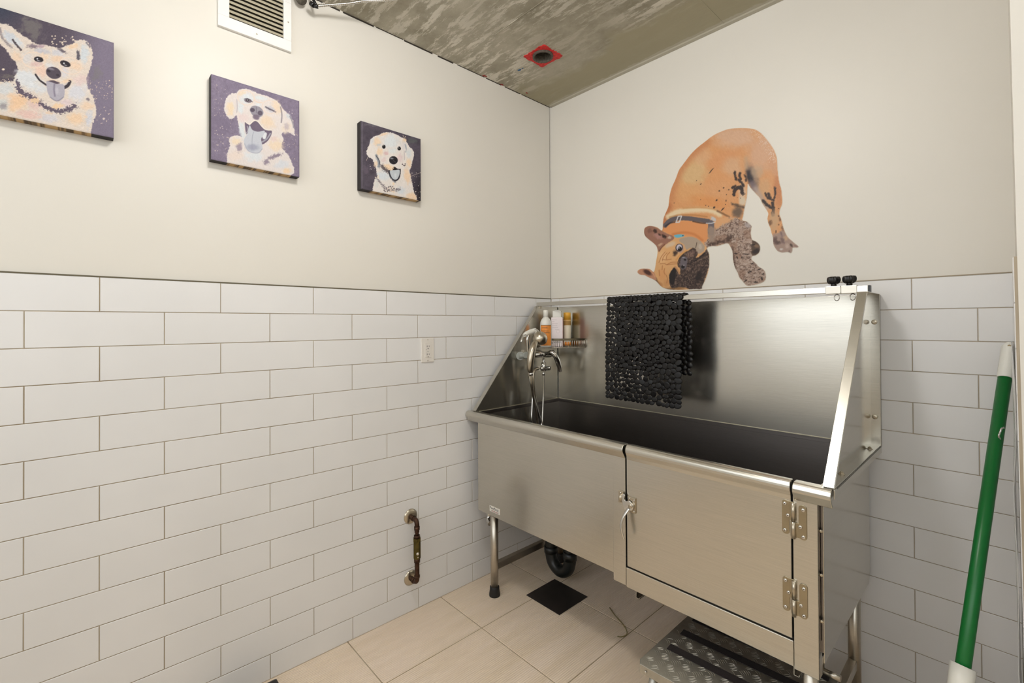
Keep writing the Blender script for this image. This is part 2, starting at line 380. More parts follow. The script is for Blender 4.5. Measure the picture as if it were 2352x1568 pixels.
# paint specks on the slab
b = MB()
for (u, v), r in (((1193, 161), .012), ((1200, 157), .006)):
    c = at(u, v, 'z', CEIL - .0004); b.ell(c, (r, r * .6, .0006), seg=9, rings=4)
tag(obj('paint_mark', b, plain('blue_paint', (60, 100, 140), .7)), 'small blue paint mark on the concrete ceiling beside the red collar', 'paint mark')

M['red_paint'] = plain('red_paint', (150, 52, 46), .7)
for u, v, r, w_ in ((1113, 174, .010, 'furthest from the corner'), (1152, 194, .008, 'the middle fleck'), (1210, 213, .007, 'the one nearest the corner')):
    b = MB(); rg = random.Random(u)
    c = at(u, v, 'z', CEIL - .0004); P = [(c.x + r * rg.uniform(.4, 1) * math.cos(k * .7), c.y + 1.8 * r * rg.uniform(.4, 1) * math.sin(k * .7)) for k in range(9)]
    b.prism(P, 'z', CEIL - .0012, CEIL - .0001); tag(fixn(obj('paint_mark', b, 'red_paint')), 'red paint fleck on the ceiling edge above the left wall, ' + w_, 'paint mark', 'red paint flecks on the ceiling edge')

# ================================================================== PRINT ENGINE (artwork of the canvases and the decal)
def h2(ix, iy, s):
    n = np.sin(ix * 127.1 + iy * 311.7 + s * 74.7) * 43758.5453; return n - np.floor(n)
def vn(x, y, s=0):
    ix, iy = np.floor(x), np.floor(y); fx, fy = x - ix, y - iy; fx = fx * fx * (3 - 2 * fx); fy = fy * fy * (3 - 2 * fy)
    return (h2(ix, iy, s) * (1 - fx) + h2(ix + 1, iy, s) * fx) * (1 - fy) + (h2(ix, iy + 1, s) * (1 - fx) + h2(ix + 1, iy + 1, s) * fx) * fy
def fbm(x, y, o=4, s=0):
    r = 0; a = .5; t = 0
    for i in range(o): r = r + a * vn(x * 2 ** i, y * 2 ** i, s + i * 3.1); t += a; a *= .55
    return r / t
def sstep(a, b, x):
    t = np.clip((x - a) / (b - a + 1e-9), 0, 1); return t * t * (3 - 2 * t)
def segdist(x, y, P, Q):
    d = np.full(x.shape, 1e9)
    for (ax, ay), (bx, by) in zip(P, Q):
        ex, ey = bx - ax, by - ay; L = ex * ex + ey * ey + 1e-9
        t = np.clip(((x - ax) * ex + (y - ay) * ey) / L, 0, 1); d = np.minimum(d, (x - ax - t * ex) ** 2 + (y - ay - t * ey) ** 2)
    return np.sqrt(d)
def sdpoly(x, y, P):
    n = len(P); d = segdist(x, y, P, P[1:] + P[:1]); ins = np.zeros(x.shape, bool)
    for i in range(n):
        (ax, ay), (bx, by) = P[i], P[(i + 1) % n]
        if ay == by: continue
        ins ^= ((ay > y) != (by > y)) & (x < (bx - ax) * (y - ay) / (by - ay) + ax)
    return np.where(ins, -d, d)
class Paint:
    """layers in the coordinates of an enlarged view: u = off + X/s"""
    def __init__(s, uv, off, sc):
        s.x = (uv[:, 0] - off[0]) * sc; s.y = (uv[:, 1] - off[1]) * sc; s.c = np.zeros((len(s.x), 3)); s.sc = sc; s.k = 0
    def view(s, off, sc, uv): s.x = (uv[:, 0] - off[0]) * sc; s.y = (uv[:, 1] - off[1]) * sc; s.sc = sc
    def put(s, m, col, a):
        col = np.array(col, float); a = a[:, None] if a.ndim == 1 else a
        s.c[m] = s.c[m] * (1 - a) + (col[m] if col.ndim == 2 else col) * a
    def reg(s, P, mg):
        X = [p[0] for p in P]; Y = [p[1] for p in P]
        return np.where((s.x > min(X) - mg) & (s.x < max(X) + mg) & (s.y > min(Y) - mg) & (s.y < max(Y) + mg))[0]
    def poly(s, P, col, soft=4, fuzz=0, fs=12, a=1., curve=True):
        s.k += 1
        if curve: P = [(q.x, q.y) for q in spline(P, 4, True)]
        m = s.reg(P, soft + fuzz + 2)
        if not len(m): return
        x, y = s.x[m], s.y[m]; d = sdpoly(x, y, P)
        if fuzz: d = d + fuzz * (fbm(x / fs, y / fs, 3, s.k) - .5) * 2
        s.put(m, col, a * sstep(soft, -soft, d))
    def blob(s, c, r, col, a=.8, rot=0, fuzz=.35, hard=.32):
        s.k += 1; m = s.reg([(c[0] - 1.6 * max(r), c[1] - 1.6 * max(r)), (c[0] + 1.6 * max(r), c[1] + 1.6 * max(r))], 2)
        if not len(m): return
        x, y = s.x[m] - c[0], s.y[m] - c[1]; t = math.radians(rot); X = (x * math.cos(t) + y * math.sin(t)) / r[0]; Y = (-x * math.sin(t) + y * math.cos(t)) / r[1]
        d = np.sqrt(X * X + Y * Y)
        if fuzz: d = d + fuzz * (fbm(s.x[m] / (min(r) * .35 + 3), s.y[m] / (min(r) * .35 + 3), 4, s.k) - .5) * 2
        s.put(m, col, a * sstep(1.0 + .02, hard, d))
    def line(s, P, w, col, a=1., soft=None, fuzz=0, curve=True):
        s.k += 1
        if curve and len(P) > 2: P = [(q.x, q.y) for q in spline(P, 5)]
        soft = soft if soft is not None else w * .3; m = s.reg(P, w + soft + fuzz + 2)
        if not len(m): return
        x, y = s.x[m], s.y[m]; d = segdist(x, y, P[:-1], P[1:])
        if fuzz: d = d + fuzz * (fbm(x / 14, y / 14, 3, s.k) - .5) * 2
        s.put(m, col, a * sstep(w / 2 + soft, w / 2 - soft, d))
    def ering(s, c, r, w, col, a=.8, rot=0):
        P = []
        for k in range(25):
            t = 2 * PI * k / 24; q = math.radians(rot); X, Y = r[0] * math.cos(t), r[1] * math.sin(t); P.append((c[0] + X * math.cos(q) - Y * math.sin(q), c[1] + X * math.sin(q) + Y * math.cos(q)))
        s.line(P, w, col, a, curve=False)
    def specks(s, box, n, r, col, a=.9, seed=1):
        rg = random.Random(seed)
        for _ in range(n):
            q = rg.uniform(*r); s.blob((rg.uniform(box[0], box[2]), rg.uniform(box[1], box[3])), (q, q * rg.uniform(.6, 1)), col, a, rg.uniform(0, 90), 0, .4)
    def grain(s, amp, sc, o=2, seed=5, m=None):
        g = (fbm(s.x / sc, s.y / sc, o, seed) - .5) * 2 * amp; s.c += g[:, None]
    def fur(s, mask_sd, amp, ang, sc=(3, 22), seed=9):
        t = math.radians(ang); X = s.x * math.cos(t) + s.y * math.sin(t); Y = -s.x * math.sin(t) + s.y * math.cos(t)
        g = (fbm(Y / sc[0], X / sc[1], 3, seed) - .5) * 2 * amp; s.c += g[:, None] * mask_sd[:, None]
def mask(P, x, y, soft=6):
    P = [(q.x, q.y) for q in spline(P, 3, True)]; return sstep(soft, -soft, sdpoly(x, y, P))
INK = .84
def tolin(c):
    c = np.clip(c, 0, 255) / 255; return np.where(c <= .04045, c / 12.92, ((c + .055) / 1.055) ** 2.4) * INK
def set_ink(o, cols):
    at_ = o.data.color_attributes.new('Ink', 'FLOAT_COLOR', 'POINT'); a = np.ones((len(o.data.vertices), 4), np.float32); a[:, :3] = cols; at_.data.foreach_set('color', a.ravel())
    o.data.color_attributes.active_color = at_

def art_corgi(uv):
    p = Paint(uv, (0, 0), 4.9); n = len(p.x); p.c[:] = (86, 76, 90)
    t = sstep(700, 1300, p.x + .2 * p.y); p.c = p.c * (1 - t[:, None]) + np.array((128, 118, 138)) * t[:, None]
    t = sstep(420, 0, p.x) * sstep(420, 60, p.y); p.c = p.c * (1 - t[:, None]) + np.array((62, 66, 84)) * t[:, None]
    p.grain(9, 5, 2, 3)
    p.blob((370, 320), (190, 150), (122, 116, 114), .75, 30, .9); p.blob((1080, 830), (70, 110), (125, 120, 122), .6, 0, .9); p.blob((90, 860), (120, 30), (112, 104, 102), .8, 0, .8)
    S = [(-60, 280), (50, 270), (120, 295), (180, 340), (250, 400), (330, 440), (400, 490), (500, 505), (600, 528), (690, 540), (730, 520), (810, 500), (860, 460), (920, 448), (980, 470), (1030, 530), (1045, 620), (1030, 720), (1000, 800), (975, 900), (1000, 1000), (1050, 1100), (1070, 1180), (1085, 1270), (1050, 1370), (1020, 1500), (990, 1560), (600, 1560), (-80, 1400), (-80, 950), (80, 930), (150, 905), (170, 850), (200, 800), (180, 715), (125, 640), (60, 550), (-60, 430)]
    p.poly(S, (226, 212, 200), 5, 14, 16)
    mk = mask(S, p.x, p.y)
    for c, r, col, a, ro in (((330, 910), (150, 130), (220, 222, 226), .95, 20), ((250, 850), (110, 90), (222, 224, 228), .9, 0), ((880, 1040), (140, 130), (214, 214, 222), .9, 0), ((450, 1000), (110, 90), (218, 220, 224), .9, 0), ((950, 600), (65, 150), (208, 214, 220), .95, 5), ((110, 420), (75, 130), (204, 208, 216), .95, -45), ((200, 480), (60, 90), (212, 216, 222), .9, -40), ((60, 1000), (150, 90), (212, 214, 216), .9, 0), ((300, 660), (90, 90), (215, 212, 214), .7, 0), ((470, 575), (120, 45), (196, 194, 204), .85, 15), ((650, 600), (110, 50), (205, 205, 214), .8, 20), ((560, 740), (60, 50), (222, 220, 222), .8, 0), ((730, 820), (60, 80), (214, 212, 220), .7, 0), ((1000, 1330), (50, 140), (205, 206, 216), .9, 10), ((560, 1330), (160, 70), (212, 208, 214), .9, 5), ((20, 1180), (90, 90), (206, 210, 208), .8, 0),
                            ((820, 520), (90, 40), (236, 206, 176), .95, -15), ((500, 640), (70, 60), (236, 208, 182), .8, 0), ((640, 660), (90, 60), (236, 204, 176), .8, 0), ((850, 740), (110, 60), (236, 206, 180), .85, 10), ((470, 800), (90, 90), (236, 200, 182), .8, 30), ((180, 640), (90, 70), (236, 206, 180), .8, 40), ((900, 900), (120, 80), (226, 200, 198), .7, 0), ((760, 910), (70, 30), (236, 206, 178), .9, -10), ((410, 720), (90, 40), (220, 186, 182), .8, 0),
                            ((370, 520), (90, 35), (120, 104, 118), .8, 0), ((700, 570), (80, 22), (96, 86, 98), .85, 28), ((460, 520), (70, 25), (176, 150, 160), .8, 0), ((200, 1150), (170, 130), (238, 200, 164), .95, 0), ((400, 1180), (110, 90), (226, 196, 188), .95, 30), ((330, 1290), (180, 60), (228, 192, 182), .9, 8), ((860, 1340), (150, 90), (236, 204, 172), .95, 0), ((980, 1190), (100, 60), (234, 206, 180), .9, 0), ((740, 1160), (110, 60), (220, 200, 204), .8, 0), ((40, 1190), (60, 50), (130, 122, 130), .6, 0)):
        p.blob(c, r, col, a, ro, .45)
    p.fur(mk, 13, 25, (5, 26)); p.fur(mk, 8, -35, (4, 30), 4)
    p.line([(190, 930), (235, 1040), (330, 1080), (430, 1150), (540, 1215), (660, 1250), (760, 1230), (850, 1190)], 52, (92, 80, 98), .95, 8, 40)
    p.blob((390, 1130), (60, 40), (236, 204, 168), .95, 10, .6, .6); p.blob((650, 1195), (80, 34), (238, 206, 170), .95, -8, .6, .6); p.line([(560, 1255), (520, 1270), (590, 1275)], 14, (232, 205, 180), .9)
    p.blob((990, 1115), (30, 26), (110, 100, 112), .8, 30)
    p.line([(0, 320), (15, 400), (70, 480), (130, 530)], 22, (90, 82, 96), .55, 12, 14)
    p.line([(145, 450), (190, 510), (235, 560)], 22, (70, 60, 66), .9, 5, 8); p.line([(880, 585), (880, 660)], 32, (70, 66, 80), .85, 10, 16); p.line([(975, 480), (1010, 525)], 18, (96, 90, 104), .7, 8, 10)
    for c, r, ro in (((435, 668), (58, 33), 10), ((735, 717), (66, 36), 20)):
        p.blob(c, (r[0] * 1.22, r[1] * 1.3), (236, 214, 196), .6, ro, .1); p.blob(c, r, (42, 36, 44), 1, ro, .06, .82); p.blob((c[0] - 15, c[1] - 6), (12, 10), (235, 235, 240), 1, 0, 0, .5); p.blob((c[0], c[1] + 16), (30, 7), (190, 190, 200), .9, ro, 0, .3)
    p.blob((602, 820), (92, 68), (82, 72, 84), 1, 22, .05, .9); p.blob((575, 775), (55, 18), (150, 145, 156), .7, 15, .1); p.blob((548, 800), (26, 18), (44, 38, 46), .9, 20, 0, .5); p.blob((650, 845), (24, 18), (50, 44, 54), .8, 20, 0, .5)
    p.line([(400, 838), (445, 900), (520, 955)], 20, (48, 40, 48), 1, 4); p.line([(455, 895), (520, 930)], 7, (220, 215, 215), .8, 3)
    p.line([(725, 985), (765, 960), (785, 920)], 36, (56, 48, 58), 1, 5); p.line([(720, 965), (765, 925)], 9, (190, 186, 192), .8, 3)
    p.blob((602, 925), (80, 26), (88, 74, 88), 1, 5, .1, .7)
    T = [(525, 915), (580, 925), (640, 945), (712, 950), (728, 1010), (722, 1080), (690, 1125), (640, 1140), (580, 1110), (540, 1050), (525, 980)]
    p.poly(T, (178, 173, 185), 5); p.line([(612, 950), (608, 1010), (618, 1080)], 18, (128, 120, 138), .8, 8); p.line([(560, 1090), (640, 1136), (715, 1090)], 10, (130, 124, 138), .7, 5); p.blob((640, 1020), (28, 60), (200, 195, 205), .6, 0, .1)
    p.line([(540, 905), (600, 898), (680, 925), (780, 915)], 9, (240, 216, 192), .95)
    p.ering((378, 675), (130, 88), 9, (240, 214, 192), .8, 5); p.ering((790, 740), (128, 92), 9, (240, 216, 196), .8, 15)
    p.specks((580, 400, 850, 520), 34, (5, 14), (240, 222, 200), .95, 3); p.specks((0, 890, 120, 930), 12, (5, 15), (238, 218, 196), .95, 4); p.blob((37, 780), (20, 14), (240, 222, 200), 1, 0, 0, .6)
    p.specks((1010, 900, 1270, 1120), 60, (3, 9), (226, 204, 180), .9, 5); p.specks((1090, 1180, 1250, 1400), 22, (3, 9), (220, 200, 184), .9, 6); p.blob((1168, 1335), (18, 15), (222, 205, 196), .95, 0, 0, .5)
    p.grain(6, 3.2, 1, 8); return p.c
def art_lab(uv):
    p = Paint(uv, (470, 160), 6.533); p.c[:] = (130, 118, 140); p.grain(10, 30, 3, 2); p.grain(8, 5, 1, 3)
    p.blob((250, 800), (240, 300), (116, 104, 128), .5, 0, .4); p.specks((140, 220, 420, 760), 46, (3, 9), (222, 206, 186), .85, 7); p.specks((150, 800, 400, 1230), 34, (4, 13), (222, 206, 190), .85, 8); p.specks((1170, 940, 1400, 1380), 52, (3, 9), (220, 204, 180), .85, 9); p.specks((1180, 600, 1320, 700), 6, (4, 12), (212, 196, 196), .8, 2)
    S = [(328, 1420), (345, 1250), (380, 1130), (362, 1060), (410, 1000), (500, 985), (560, 1000), (520, 880), (498, 780), (480, 690), (400, 742), (340, 700), (295, 620), (300, 540), (325, 430), (400, 358), (480, 350), (500, 312), (600, 285), (700, 308), (800, 355), (900, 385), (1000, 420), (1100, 480), (1180, 590), (1270, 680), (1330, 780), (1345, 900), (1350, 990), (1250, 935), (1160, 950), (1180, 1040), (1150, 1150), (1200, 1220), (1280, 1330), (1270, 1600), (300, 1600)]
    p.poly(S, (226, 216, 212), 5, 12, 16); mk = mask(S, p.x, p.y)
    for c, r, col, a, ro in (((640, 430), (120, 100), (218, 222, 226), .95, 0), ((840, 425), (130, 42), (218, 224, 226), .95, 10), ((540, 560), (60, 150), (216, 222, 226), .9, 0), ((740, 1300), (200, 110), (218, 222, 226), .95, 0), ((560, 900), (60, 200), (214, 220, 224), .9, -8), ((1160, 1420), (150, 90), (212, 214, 220), .95, -10), ((800, 530), (60, 40), (220, 224, 228), .9, 0),
                            ((385, 590), (75, 150), (234, 212, 182), .95, 0), ((950, 790), (170, 130), (232, 210, 186), .95, 10), ((1090, 560), (90, 140), (234, 212, 188), .9, -20), ((580, 720), (110, 90), (226, 208, 206), .95, 0), ((460, 1080), (100, 80), (234, 214, 186), .9, 0), ((1080, 1130), (150, 120), (234, 212, 186), .9, 0), ((460, 1280), (160, 110), (230, 214, 204), .95, 0), ((560, 350), (80, 50), (234, 214, 188), .8, -10), ((1230, 880), (110, 110), (230, 214, 198), .9, 0), ((1230, 850), (50, 80), (170, 158, 174), .55, 0), ((1040, 1040), (70, 60), (226, 202, 196), .8, 0), ((1260, 700), (70, 40), (205, 210, 216), .8, 45), ((1230, 1520), (90, 60), (236, 206, 170), .9, 0)):
        p.blob(c, r, col, a, ro, .4)
    p.fur(mk, 9, 70, (5, 28)); p.blob((520, 1170), (60, 90), (140, 124, 142), .75, 20, .5); p.blob((1050, 1300), (170, 40), (130, 116, 134), .85, -20, .6); p.blob((1240, 990), (90, 60), (124, 110, 128), .5, 0, .5); p.blob((930, 1390), (60, 50), (132, 118, 136), .8, 0, .6)
    p.line([(1140, 560), (1160, 680), (1150, 790)], 18, (120, 112, 124), .7, 8); p.line([(1280, 700), (1320, 790), (1335, 870)], 18, (120, 116, 130), .7, 8); p.line([(482, 450), (490, 560), (482, 640)], 12, (170, 162, 172), .7, 6)
    p.blob((652, 465), (66, 34), (112, 100, 110), .95, 12, .1, .7); p.blob((645, 458), (26, 24), (60, 50, 58), 1, 0, 0, .6); p.blob((645, 455), (8, 8), (235, 235, 235), 1, 0, 0, .4); p.line([(590, 440), (650, 432), (720, 485)], 9, (80, 72, 84), .8, 4)
    p.blob((985, 590), (95, 60), (188, 186, 198), .7, 25, .3); p.line([(915, 560), (970, 588), (1060, 630)], 22, (98, 90, 104), .95, 8, 8)
    p.blob((780, 625), (112, 82), (150, 145, 156), 1, 28, .05, .9); p.blob((718, 604), (40, 34), (88, 78, 94), 1, 10, .05, .75); p.blob((832, 650), (42, 40), (96, 86, 102), 1, 30, .05, .75); p.line([(775, 560), (775, 650)], 8, (105, 98, 112), .8, 4); p.blob((775, 710), (66, 52), (118, 104, 122), .95, 10, .2, .5)
    Mo = [(608, 780), (670, 830), (715, 795), (755, 768), (800, 785), (850, 845), (900, 892), (960, 902), (1005, 915), (1005, 960), (985, 1010), (940, 1075), (870, 1120), (850, 1090), (780, 1000), (650, 960), (625, 965), (608, 880)]
    p.poly(Mo, (108, 94, 114), 4); p.blob((900, 990), (34, 62), (222, 224, 228), 1, 15, .2, .7); p.line([(860, 1085), (930, 1040), (985, 960)], 22, (165, 165, 175), .9, 6); p.line([(640, 850), (650, 900), (630, 950)], 12, (190, 190, 198), .8, 5)
    T = [(680, 835), (715, 900), (800, 930), (900, 915), (880, 985), (848, 1040), (862, 1120), (866, 1190), (805, 1248), (700, 1242), (625, 1190), (592, 1110), (598, 1030), (645, 950), (660, 870)]
    p.poly(T, (196, 199, 208), 4); p.blob((720, 1165), (130, 70), (156, 158, 178), .8, 0, .15); p.line([(740, 930), (715, 1010), (712, 1180)], 8, (150, 152, 168), .8, 5); p.line([(600, 1110), (650, 1210), (730, 1246), (810, 1245), (862, 1190)], 12, (168, 168, 182), .8, 5)
    p.blob((790, 860), (75, 60), (112, 98, 118), .9, 0, .3)
    p.line([(603, 770), (640, 805), (680, 812), (725, 775), (760, 762), (800, 780), (850, 840), (900, 890), (950, 905), (1000, 905)], 12, (240, 230, 218), .95)
    p.ering((620, 420), (128, 108), 8, (236, 208, 184), .8, 20); p.ering((972, 562), (108, 98), 8, (236, 210, 192), .8, 30); p.line([(745, 460), (800, 490), (865, 495)], 9, (234, 204, 178), .9)
    p.grain(5, 4, 1, 8); return p.c
def art_puppy(uv):
    p = Paint(uv, (810, 270), 7.84); p.c[:] = (82, 74, 86)
    t = sstep(1000, 1250, p.x) * sstep(700, 1400, p.y); p.c = p.c * (1 - t[:, None]) + np.array((34, 30, 38)) * t[:, None]
    p.grain(14, 90, 3, 2); p.grain(8, 7, 2, 3); p.blob((1080, 420), (120, 70), (92, 98, 96), .7, 0, .6); p.blob((240, 950), (90, 120), (104, 94, 108), .7, 0, .6); p.blob((330, 130), (160, 40), (120, 116, 122), .6, 10, .7)
    S = [(352, 1360), (370, 1230), (392, 1120), (440, 1070), (425, 960), (412, 880), (380, 800), (340, 745), (280, 700), (245, 625), (255, 580), (300, 490), (325, 400), (385, 335), (460, 320), (550, 272), (650, 262), (760, 290), (850, 340), (930, 380), (985, 450), (1010, 510), (1070, 570), (1105, 645), (1085, 760), (1050, 890), (1030, 960), (1050, 1080), (1080, 1200), (1090, 1290), (1120, 1380), (1170, 1500), (1180, 1560), (350, 1500)]
    p.poly(S, (230, 222, 216), 5, 14, 18); mk = mask(S, p.x, p.y)
    for c, r, col, a, ro in (((440, 430), (90, 110), (238, 212, 184), .95, 0), ((490, 620), (80, 100), (240, 212, 180), .95, 0), ((650, 890), (130, 66), (242, 212, 178), .95, 15), ((1010, 820), (70, 110), (240, 212, 182), .95, 0), ((985, 1060), (80, 190), (240, 210, 180), .95, -10), ((1060, 1420), (120, 90), (240, 210, 178), .95, 0), ((930, 410), (50, 60), (240, 210, 176), .9, 0), ((560, 300), (110, 30), (240, 212, 182), .9, -15), ((420, 830), (50, 80), (240, 214, 184), .8, 20),
                            ((690, 430), (180, 160), (222, 226, 228), .98, 0), ((560, 1050), (150, 150), (216, 222, 228), .95, 10), ((1010, 640), (66, 110), (216, 220, 222), .9, 0), ((870, 1320), (110, 90), (212, 218, 224), .9, 0), ((430, 1200), (60, 90), (222, 220, 216), .9, 0), ((350, 420), (50, 70), (214, 216, 220), .8, 20), ((720, 600), (110, 60), (222, 226, 226), .9, 0), ((930, 500), (60, 110), (220, 214, 214), .8, 0),
                            ((605, 645), (56, 52), (220, 186, 186), .9, 0), ((850, 730), (80, 120), (226, 204, 204), .9, 0), ((560, 760), (60, 60), (224, 200, 198), .7, 0), ((470, 490), (60, 30), (190, 196, 204), .7, 0)):
        p.blob(c, r, col, a, ro, .4)
    p.fur(mk, 10, 75, (6, 34))
    p.line([(425, 680), (455, 760), (480, 830), (470, 880)], 40, (120, 128, 140), .8, 14, 16); p.line([(430, 690), (470, 760), (490, 840)], 13, (56, 54, 64), .9, 5, 6)
    p.line([(945, 480), (965, 560), (955, 620)], 20, (150, 158, 168), .8, 8, 10); p.line([(930, 600), (935, 760)], 8, (170, 150, 160), .7, 4)
    p.line([(530, 870), (580, 930), (650, 965)], 60, (70, 58, 62), .8, 22, 36); p.line([(660, 960), (690, 1060), (760, 1150)], 40, (70, 74, 88), .7, 16, 16)
    p.line([(420, 1060), (480, 1150), (540, 1210), (620, 1290), (740, 1310), (850, 1290)], 30, (96, 86, 94), .6, 14, 40); p.specks((560, 1230, 800, 1340), 30, (8, 20), (84, 72, 76), .75, 12); p.specks((400, 1040, 470, 1120), 12, (6, 18), (240, 228, 210), .9, 2); p.specks((620, 1250, 760, 1350), 18, (8, 18), (240, 216, 186), .9, 4); p.blob((735, 1190), (26, 34), (240, 218, 190), .95, 0, .2, .6); p.specks((880, 790, 960, 880), 5, (10, 18), (60, 46, 50), .9, 6)
    for c in ((562, 525), (838, 556)):
        p.blob(c, (40, 44), (96, 90, 100), .7, 0, .1); p.blob(c, (34, 38), (16, 14, 18), 1, 0, .03, .8); p.blob((c[0] + (-2 if c[0] < 700 else -16), c[1] - 20), (8, 7), (235, 235, 240), 1, 0, 0, .4)
    p.blob((735, 768), (82, 76), (34, 30, 36), 1, 15, .05, .9); p.blob((705, 735), (48, 22), (150, 154, 164), .85, 5, .2, .2); p.blob((765, 770), (22, 18), (10, 8, 12), .9, 0, 0, .5); p.line([(735, 770), (770, 800)], 6, (120, 118, 128), .7, 3)
    p.poly([(715, 945), (725, 905), (755, 885), (800, 915), (855, 930), (850, 950), (780, 955)], (26, 20, 24), 4)
    p.line([(660, 955), (680, 1050), (740, 1118), (800, 1122), (840, 1060), (855, 935)], 26, (40, 38, 48), 1, 6, 5)
    p.poly([(672, 955), (760, 945), (842, 940), (845, 1010), (820, 1080), (780, 1115), (730, 1105), (690, 1050)], (194, 200, 206), 5); p.blob((770, 1040), (30, 60), (216, 220, 224), .7, 0, .1)
    p.line([(610, 890), (650, 935), (710, 940), (740, 900)], 12, (238, 206, 170), .9)
    p.ering((600, 640), (58, 60), 5, (238, 220, 208), .7); p.ering((800, 490), (72, 76), 5, (206, 206, 208), .6)
    p.specks((1030, 980, 1220, 1460), 24, (4, 12), (238, 226, 214), .95, 21); p.line([(1050, 1055), (1225, 990)], 5, (220, 205, 190), .9, 3); p.blob((1225, 992), (13, 10), (240, 230, 215), 1, 0, 0, .5); p.line([(905, 315), (930, 370)], 8, (220, 200, 180), .9, 4); p.blob((950, 345), (10, 12), (240, 225, 200), 1, 0, 0, .5)
    p.line([(245, 775), (280, 700)], 6, (230, 215, 200), .9, 3); p.specks((270, 470, 320, 560), 8, (5, 14), (238, 226, 210), .9, 3); p.specks((310, 820, 430, 940), 8, (4, 10), (220, 210, 210), .9, 5)
    p.line([(180, 60), (172, 1260)], 5, (190, 184, 190), .5, 3); p.grain(5, 5, 1, 8); return p.c

def canvas(y0, y1, z0, z1, t, n, art, name_label, peach):
    """stretched canvas: a thin box, its face a fine grid that carries the print, print wrapped round the lower edge"""
    Y = np.linspace(y0, y1, n); Z = np.linspace(z0, z1, n); x0 = -.0065
    gy, gz = np.meshgrid(Y, Z, indexing='ij'); r = .004
    edge = np.minimum.reduce([gy - y0, y1 - gy, gz - z0, z1 - gz]); gx = t - np.where(edge < r, (r - edge) ** 2 / r * .35, 0)
    pts = np.stack([gx, gy, gz], -1).reshape(-1, 3); cols = art(pix(pts)); vs = [tuple(q) for q in pts]
    fs = [(i * n + j, (i + 1) * n + j, (i + 1) * n + j + 1, i * n + j + 1) for i in range(n - 1) for j in range(n - 1)]
    bd = [(i, 0) for i in range(n)] + [(n - 1, j) for j in range(1, n)] + [(i, n - 1) for i in range(n - 2, -1, -1)] + [(0, j) for j in range(n - 2, 0, -1)]
    b0 = len(vs); C = [cols]; dk = np.array((34, 29, 31.))
    ec = []
    for i, j in bd:
        c = dk.copy()
        if j == 0:
            f = i / (n - 1)
            if peach[0] < f < peach[1]:
                q_ = float(fbm(np.array([f * 22.]), np.array([.5]), 3, 2)[0]); q_ = min(1, max(0, (q_ - .38) / .16)); c = np.array((92, 72, 48.)) * (1 - q_) + np.array((206, 170, 120.)) * q_
        ec.append(c)
    for i, j in bd: vs.append((t - .0035, *[float(q) for q in (Y[i], Z[j])]))
    for i, j in bd: vs.append((x0, float(Y[i]), float(Z[j])))
    nb = len(bd); C += [np.array(ec), np.array(ec)]
    for k in range(nb):
        k2 = (k + 1) % nb; a, b = bd[k][0] * n + bd[k][1], bd[k2][0] * n + bd[k2][1]
        fs.append((b, a, b0 + k, b0 + k2)); fs.append((b0 + k2, b0 + k, b0 + nb + k, b0 + nb + k2))
    fs.append([b0 + nb + k for k in range(nb)])
    mb = MB(); mb.add(vs, fs); mb.sm = [False] * len(mb.f); o = fixn(obj('canvas_print', mb, 'canvas_ink')); set_ink(o, tolin(np.concatenate(C)))
    return tag(o, name_label, 'picture', 'square dog canvases on the left wall')
canvas(-2.252, -1.9635, 1.852, 2.138, .028, 260, art_corgi, 'canvas print of a smiling big-eared dog, the largest-looking and leftmost canvas, cut by the frame', (.0, .83))
canvas(-1.7150, -1.4315, 1.8475, 2.135, .028, 240, art_lab, 'canvas print of a winking yellow dog with tongue out, hung below the air vent', (.17, .90))
canvas(-1.1890, -.9045, 1.8510, 2.132, .030, 230, art_puppy, 'canvas print of a white and peach floppy-eared puppy, the one nearest the room corner', (.16, .97))

